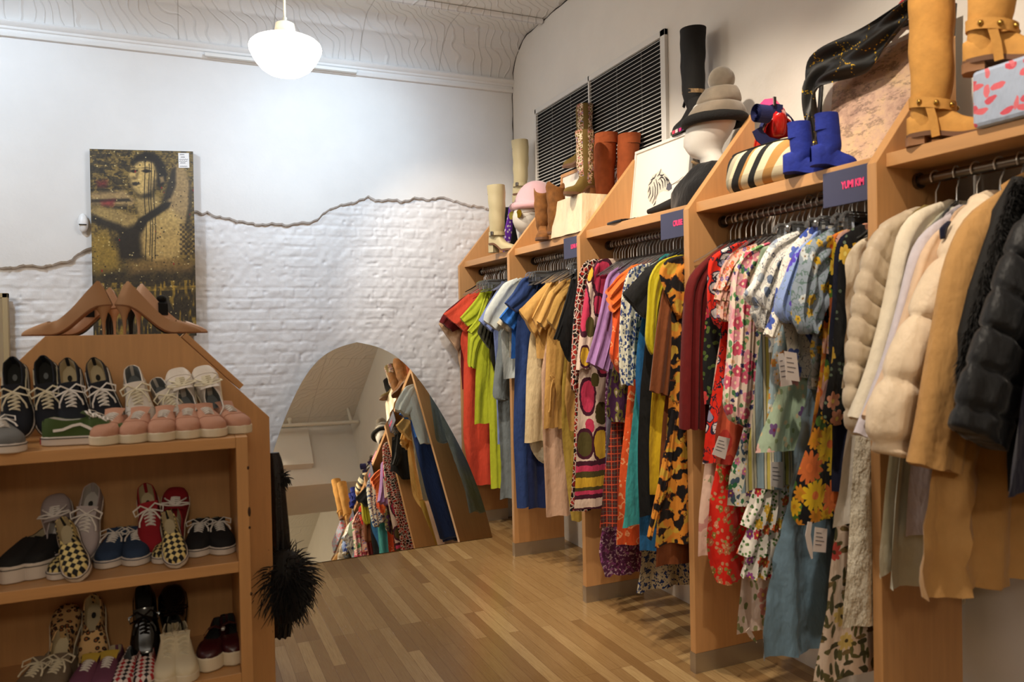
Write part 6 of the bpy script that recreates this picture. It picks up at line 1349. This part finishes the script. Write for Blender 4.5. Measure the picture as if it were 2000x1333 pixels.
# slumped black boot lying with its foot on the shelf
xk = -.125
pt = [onX(xk, *p) for p in [(1362,196),(1368,240),(1374,290),(1384,325),(1382,345)]]
kb2 = empty('tall_boot', (xk, onX(xk, 1330, 400)[1], ZS), 'black suede boot slumped below the grey beanie with its toe on the shelf', 'boot', 'tall black boots')
m = MB(); m.tube(pt, [.046,.046,.043,.042,.042], 20); part('shaft', m, BKSU, kb2, angle=70)
ft = [onX(-.15-.022*i_, *p) for i_, p in enumerate([(1390,344),(1372,356),(1350,376),(1326,393),(1292,407),(1266,414)])]
for p in ft: p[2] = max(p[2], ZS+.026)
m = MB(); m.tube(ft, [.042,.044,.038,.030,.024,.012], 18); part('foot', m, BKSU, kb2, angle=70)
m = MB(); m.tube([onX(xk-.07, *p) for p in [(1352,316),(1366,322),(1384,318),(1396,312)]], .007, 6); m.tube([onX(xk-.075, *p) for p in [(1350,336),(1366,330),(1386,322)]], .006, 6); part('ankle_strap', m, CHN, kb2, 'braided gold strap')
m = MB(); q = onX(-.26, 1320, 386); m.obox(q, (.002,0,0), (0,.012,.006), (0,-.005,.012)); part('sole_patch', m, solid('magenta_patch', (196,30,130), .5), kb2, smooth=False)
m = MB(); g_ = [onZ(ZS+.004, *p) for p in [(1188,438),(1200,434),(1214,431),(1228,431),(1240,428)]]; m.tube(g_, .008, 8); m.tube([p+np.array([.02,0,.004]) for p in g_], .007, 8)
o = build('black_belt', m, BLKPL, None, (g_[2][0], g_[2][1], ZS)); tag(o, 'thin black leather belt lying on the shelf left of the zebra picture', 'belt')
# grey beanie head
c2 = onY(-2.79, 1394, 250); h2, L2 = head('mannequin_head', c2, 122, 1.16, 'white mannequin head wearing the grey fur beanie on the third shelf', .10)
GFUR = solid('grey_fur', (128,116,100), .9, bump=1.0, bscale=15, var=.5, **{'Sheen Weight': .5}); BKN = solid('black_knit_brim', (18,18,18), .9, bump=.6, bscale=160)
beanie('beanie', L2, 1.16, GFUR, 'grey faux fur beanie with pompom and black brim', BKN, GFUR, 2, .0, .13)
m = MB(); rg = []
zt_ = c2[2]-.165
for i in range(14):
    f = i/13; z = zt_-(zt_-ZS)*f; rr = .066+.085*min(1, f*2)**.8
    rg.append([(c2[0]-.01+(rr+.010*math.sin(5*a+f*5))*.95*math.cos(a), c2[1]+.06*f+(rr+.010*math.sin(4*a+f*8))*1.25*math.sin(a), z if i < 13 else ZS) for a in np.linspace(0, 2*PI, 33)[:-1]])
m.loft(rg); o = build('black_scarf', m, BLACK, None, (c2[0], c2[1], ZS), angle=80); tag(o, 'black scarf heaped under the grey beanie head', 'scarf')
# --- fourth bay
def plaid2():
    t = NT('cream_black_tan_plaid'); o = t.obj(); sp = t.n('ShaderNodeSeparateXYZ', {0: o}); q = t.math('ADD', t.math('MULTIPLY', sp.outputs[1], -1.0), t.math('MULTIPLY', sp.outputs[2], -.75))
    f = t.math('FRACT', t.math('ADD', t.math('DIVIDE', q, .40), 10.22))
    W = srgb(236,222,186); K = srgb(26,26,26); Tn = srgb(196,146,80); Gr = srgb(190,182,156)
    c = t.ramp(f, [(0,W),(.10,K),(.19,W),(.30,Tn),(.42,W),(.56,K),(.68,Gr),(.78,W),(.84,K),(.96,Tn)], 'CONSTANT')
    g = t.math('FRACT', t.math('ADD', t.math('DIVIDE', sp.outputs[2], .16), 10.0)); c = t.mix(t.math('MULTIPLY', t.math('LESS_THAN', g, .34), .22), c, K)
    return t.pbr(c, .85, t.bump(t.noise(o, 200, 2), .3, .002))
PL2 = plaid2()
bl = onZ(ZS, 1402, 382); br_ = onZ(ZS, 1528, 346); bz = onX(bl[0]+.06, 1440, 300)[2]
m = MB(); yc_ = (bl[1]+br_[1])/2; hw_ = (bl[1]-br_[1])/2+.01; xc_ = bl[0]+.075; rg = []
for i in range(15):
    f = i/14; z = ZS+(bz-ZS)*f; e = (1-abs(2*f-1)**3.5)**.45 if 0 < f < 1 else .35
    rg.append([(xc_+.075*e*np.sign(math.cos(a))*abs(math.cos(a))**.7, yc_+hw_*(.80+.2*e)*np.sign(math.sin(a))*abs(math.sin(a))**.55*(1-.16*f), z) for a in np.linspace(0, 2*PI, 41)[:-1]])
m.loft(rg); bagr = build('plaid_bag', m, PL2, None, (xc_, yc_, ZS), angle=60); tag(bagr, 'cream bag with black and tan plaid stripes on the fourth shelf', 'bag')
m = MB(); m.tube([(p[0]-.001, p[1], p[2]) for p in rg[13]]+[rg[13][0]], .004, 6); part('piping', m, BLKPL, bagr)
REDL = solid('red_leather', (196,30,28), .25, **{'Coat Weight': .4}); NVS = solid('navy_suede_strap', (34,40,92), .8, bump=.3, bscale=120)
rdp = boot('heeled_shoe', REDL, REDL, H=.15, heel=.085, rt=.050, ra=.043, L=.22, heelm=PINK)
pr_ = onY(-3.20, 1504, 300); 
orient(rdp, (.30, .42, -.80), (-.35, -.70, -.5), onY(-3.18, 1512, 236), (.05,0,.08), 1.22); rdp['label'] = 'red leather heeled shoe with navy strap propped behind the plaid bag'
m = MB(); m.loft(band(.060,.054,.125,.030,.070, .004), False, False); add_local('ankle_strap', m, NVS, rdp, 'navy suede strap')
nb = empty('rolled_belt', onY(-3.24, 1490, 232), 'rolled navy suede belt in front of the red heeled shoe', 'belt')
cbx = onY(-3.27, 1488, 222); m = MB()
for i, r0 in enumerate((.031,.024,.017)):
    m.loft([[cbx+np.array([d, r*math.cos(a), r*math.sin(a)*1.15]) for a in np.linspace(0, 2*PI, 29)[:-1]]+[] for r, d in ((r0,-.03),(r0,.03),(r0-.005,.03),(r0-.005,-.03))], False, False)
part('roll', m, NVS, nb)
m = MB(); m.strip([onY(-3.25, *p) for p in [(1478,252),(1484,266),(1500,280),(1530,287),(1542,284)]], .050, (0,1,0), .003); m.strip([onY(-3.245, *p) for p in [(1500,216),(1514,211),(1528,214)]], .036, (0,1,0), .003); part('strap', m, NVS, nb)
m = MB(); q = onY(-3.255, 1513, 198); m.obox(q, (.006,0,0), (0,.003,0), (0,0,.018)); part('buckle', m, STEEL, nb, 'steel buckle', smooth=False)
bb = boot('ankle_boot', BLSU, BLSU, H=.200, heel=.014, rt=.039, ra=.037, L=.165, lean=-.012, slouch=.0004, ws=.92)
put(bb, onZ(ZS, 1553, 342)+np.array([.035,.0,0]), -42, 'royal blue suede ankle boot next to the plaid bag', 'royal blue ankle boots', .95)
bb2 = copy_tree(bb); put(bb2, onZ(ZS, 1600, 329)+np.array([.05,0,0]), -24, 'royal blue suede ankle boot in front of the big framed artwork', 'royal blue ankle boots', .95)
# big framed abstract
t = NT('abstract_print'); o = t.obj()
n1 = t.noise(o, 5, 8, .7); n2 = t.noise(t.scale(o, (1, 1, 3)), 14, 6, .75)
col = t.ramp(n1, [(.3, srgb(150,120,112)), (.45, srgb(206,172,150)), (.55, srgb(222,190,150)), (.7, srgb(196,150,146))])
ABS = t.pbr(t.mix(t.ramp(n2, [(.52, (0,0,0,1)), (.60, (.7,.7,.7,1)), (.64, (0,0,0,1))]), col, srgb(86,72,66)), .12)
xp = -.075
aTL = onX(xp, 1603, 112); aR = onX(xp, 1800, 30)
yr_ = PY[4]+TH+.01
o, *_r = picture('framed_artwork', [aTL, (xp, yr_, aTL[2]), (xp-.06, yr_, ZS+.001), (xp-.06, aTL[1], ZS+.001)], BLKPL, .016, .03, ABS, 'large black framed abstract artwork in pink and tan on the fourth shelf', MOUNT, .05)
SCAR = pattern('black_sheer_gold_sequin', (14,13,12), lambda t, v, c: layer_stripe(t, v, 1, .11, [(0,(14,13,12)),(.9,(120,96,30)),(.94,(14,13,12))]), .08, 6, .6, .8)
def scarf_mat():
    t = NT('black_chiffon_gold_sequins'); o = t.obj(); w = t.noise(o, 7, 3, col=True)
    v = t.n('ShaderNodeVectorMath', {0: o, 1: t.n('ShaderNodeVectorMath', {0: w, 3: .22}, operation='SCALE').outputs[0]}, operation='ADD').outputs[0]
    e = t.n('ShaderNodeTexVoronoi', {'Vector': v, 'Scale': 7.0}, feature='DISTANCE_TO_EDGE').outputs['Distance']
    d = t.n('ShaderNodeTexVoronoi', {'Vector': o, 'Scale': 130.0}).outputs['Distance']
    mk = t.math('MULTIPLY', t.math('LESS_THAN', e, .022), t.math('LESS_THAN', d, .42))
    return t.pbr(t.mix(mk, srgb(16,15,14), srgb(206,166,52)), .5, None, Metallic=mk)
SCM = scarf_mat()
def drape(name, Apx, Bpx, x, label, mat, cat, amp=.02, n=40, mcols=16, ex=0):
    A = resamp([(onX(x, *p)[1], onX(x, *p)[2]) for p in Apx], n); B = resamp([(onX(x, *p)[1], onX(x, *p)[2]) for p in Bpx], n); g1, g2 = [], []
    for i in range(n):
        r1 = []
        for j in range(mcols+1):
            s = j/mcols; p = A[i]+(B[i]-A[i])*s; d = amp*(math.sin(s*9+i*.22)+.5*math.sin(s*17-i*.4))-amp*.9
            r1.append((x+d-ex*math.sin(PI*s), p[0], p[1]))
        g1.append(r1)
    m = MB(); top_ = [[q for q in r]+[(q[0]+.004, q[1], q[2]) for q in r[::-1]] for r in g1]; m.loft(top_)
    o = build(name, m, mat, None, (x, A[0][0], A[-1][1]), angle=80); return tag(o, label, cat)
drape('sequin_scarf', [(1581,332),(1578,280),(1576,215),(1577,160),(1590,118),(1622,92),(1668,66),(1716,36),(1756,10),(1800,-20)], [(1598,332),(1598,290),(1600,230),(1604,172),(1640,158),(1690,142),(1722,112),(1748,76),(1780,40),(1815,5)], -.165, 'black chiffon scarf with gold sequins draped over the framed artwork', SCM, 'scarf', .018)
m = MB(); q = [onX(-.17, *p) for p in [(1797,8),(1832,-2),(1834,16),(1800,26)]]; m.prism(q, (.0015,0,0)); o = build('price_card', m, PAPER, None, q[3], smooth=False); tag(o, 'white price card at the top of the framed artwork', 'card')
m = MB(); q = onX(-.12, 1782, 6); m.ball((q[0], q[1], q[2]), .06, 16, 10, (.5,1,.5)); m.tube([(q[0], q[1]+.05, q[2]-.01), (q[0], q[1]+.10, q[2]-.04)], .015, 8); o = build('red_pouch', m, solid('red_pouch_cloth', (170,36,50), .7), None, (q[0], q[1], q[2]-.03)); tag(o, 'red cloth pouch lying on top of the framed artwork', 'pouch')
# --- coat bay shelf
tb = boot('tall_boot', TNSU, BRSO, H=.56, heel=.022, rt=.062, ra=.050, L=.27, heelm=TANS, ws=1.05)
m = MB(); m.loft(band(.060,.054,.115,.030,.070,.004,-.016), False, False); m.strip([(.075,-.053,.105), (.085,-.050,.06), (.09,-.047,.012)], .022, (0,-1,0), .003); m.strip([(.075,.053,.105), (.085,.050,.06), (.09,.047,.012)], .022, (0,1,0), .003); add_local('harness_strap', m, TNSU, tb)
BRS = solid('brass_stud', (176,140,70), .3, 1.0)
for a in (-1.9, -1.2, -.5, .5, 1.2, 1.9):
    m = MB(); m.ball((.070+.066*math.cos(a), .058*math.sin(a), .115-.016*math.cos(a)), .008, 10, 8); add_local('stud', m, BRS, tb, 'brass stud')
tp = onZ(ZS, 1826, 276)
put(tb, tp+np.array([.03, .03, 0]), -66, 'tall tan suede harness boot on the shelf beside the fifth upright', 'tan harness boots')
FBX = pattern('blue_coral_leaf_print', (176,190,214), lambda t, v, c: layer_flower(t, v, layer_blob(t, v, layer_blob(t, v, c, 16, 34, .30, [(226,110,120),(216,90,106)], 3, .6), 34, 15, .26, [(226,120,130)], 7, .4), 9, .2, 6, [(240,226,226)], (214,120,130), 2, .5), .05, 8)
fa = onZ(ZS, 1893, 252); fz = onX(fa[0]+.01, 1893, 142)[2]
m = MB(); m.box((fa[0]+.01, -4.80, ZS), (-.03, fa[1], fz)); fb = build('print_box', m, FBX, None, ((fa[0]-.03)/2, (fa[1]-4.8)/2, ZS), smooth=False, bevel=.012); tag(fb, 'pale blue box with coral leaf print under the second tan boot', 'box')
tb2 = copy_tree(tb); q = onZ(fz+.001, 1915, 150); q = onZ(fz+.001, 1938, 138); put(tb2, (q[0], q[1], fz+.001), -60, 'tall tan suede harness boot standing on the leaf print box', 'tan harness boots')
# ================================================================== LIGHT
def aim(o, tgt): o.rotation_euler = (Vector(tgt)-o.location).to_track_quat('-Z', 'Y').to_euler()
def spot(loc, tgt, power, col, deg, blend=.5, r=.04):
    l = bpy.data.lights.new('track_spot', 'SPOT'); l.energy = power; l.color = col; l.spot_size = math.radians(deg); l.spot_blend = blend; l.shadow_soft_size = r
    o = bpy.data.objects.new('track_spot', l); C.objects.link(o); o.location = loc; aim(o, tgt); return o
def area(loc, tgt, power, col, sx, sy):  # added fill light, not a real ceiling fixture
    l = bpy.data.lights.new('area_fill', 'AREA'); l.energy = power; l.color = col; l.shape = 'RECTANGLE'; l.size = sx; l.size_y = sy
    o = bpy.data.objects.new('area_fill', l); C.objects.link(o); o.location = loc; aim(o, tgt); return o
W1 = (1.0, .86, .69); W2 = (1.0, .86, .70); COOL = (.60, .79, 1.0)
spot((-1.62, -1.28, 3.60), (-.38, -.55, 1.75), 118, W1, 64, .6)
spot((-1.62, -2.30, 3.60), (-.38, -1.75, 1.75), 140, W1, 64, .6)
spot((-1.62, -3.32, 3.60), (-.38, -2.75, 1.75), 145, W1, 64, .6)
spot((-1.62, -4.30, 3.60), (-.38, -3.70, 1.75), 165, W1, 64, .6)
spot((-1.15, -4.72, 3.60), (-.52, -4.20, 1.90), 118, W1, 48, .6)
# cool spots on the back wall and a cool pool on the floor
spot((-1.50, -2.30, 3.62), (-1.50, 0, 2.66), 150, COOL, 74, 1.0, .08)
spot((-3.9, -1.7, 3.60), (-3.3, 0, 2.6), 110, COOL, 90, .9, .08)
spot((-1.55, -2.2, 3.60), (-1.25, -1.75, 0), 45, (.9,.93,1.0), 30, .12, .02)
spot((-1.45, -2.0, 3.62), (-1.42, 0, 2.80), 55, (.62,.84,1.0), 48, 1.0, .08)
# pendant's own light
l = bpy.data.lights.new('pendant_bulb', 'POINT'); l.energy = 12; l.color = (1, .9, .78); l.shadow_soft_size = .18
o = bpy.data.objects.new('pendant_bulb', l); C.objects.link(o); o.location = (LX, LY, 2.70)
# soft area fills added behind the camera and at the left, no real fixtures
area((-3.2, -7.0, 3.6), (-2.6, -4.0, .5), 18, (1.0,.92,.82), 3.0, 1.2)
area((-5.2, -3.0, 3.6), (-3.6, -1.6, 1.0), 30, (.88,.93,1.0), 2.0, 2.0)
l = bpy.data.lights.new('side_fill', 'POINT'); l.energy = 40; l.color = (1, .85, .62); l.shadow_soft_size = .18  # unseen fill added to brighten the ceiling reflected in the mirror
o = bpy.data.objects.new('side_fill', l); C.objects.link(o); o.location = (-4.6, -2.2, 3.0)
l = bpy.data.lights.new('rear_fill', 'POINT'); l.energy = 70; l.color = (1, .86, .66); l.shadow_soft_size = .18  # unseen fill added to light the rear ceiling and the room from behind
o = bpy.data.objects.new('rear_fill', l); C.objects.link(o); o.location = (-2.6, -8.0, 2.9)
w = bpy.data.worlds.new('world'); bpy.context.scene.world = w; w.use_nodes = True
w.node_tree.nodes['Background'].inputs[0].default_value = (1, .9, .8, 1); w.node_tree.nodes['Background'].inputs[1].default_value = .05
sc = bpy.context.scene
sc.view_settings.view_transform = 'Standard'; sc.view_settings.look = 'None'; sc.view_settings.exposure = 0.0; sc.view_settings.gamma = 1.0; sc.view_settings.use_curve_mapping = False
sc.cycles.use_denoising = True; sc.cycles.max_bounces = 7; sc.cycles.diffuse_bounces = 3; sc.cycles.glossy_bounces = 3; sc.cycles.transmission_bounces = 4; sc.cycles.sample_clamp_indirect = 6; sc.cycles.caustics_reflective = False; sc.cycles.caustics_refractive = False
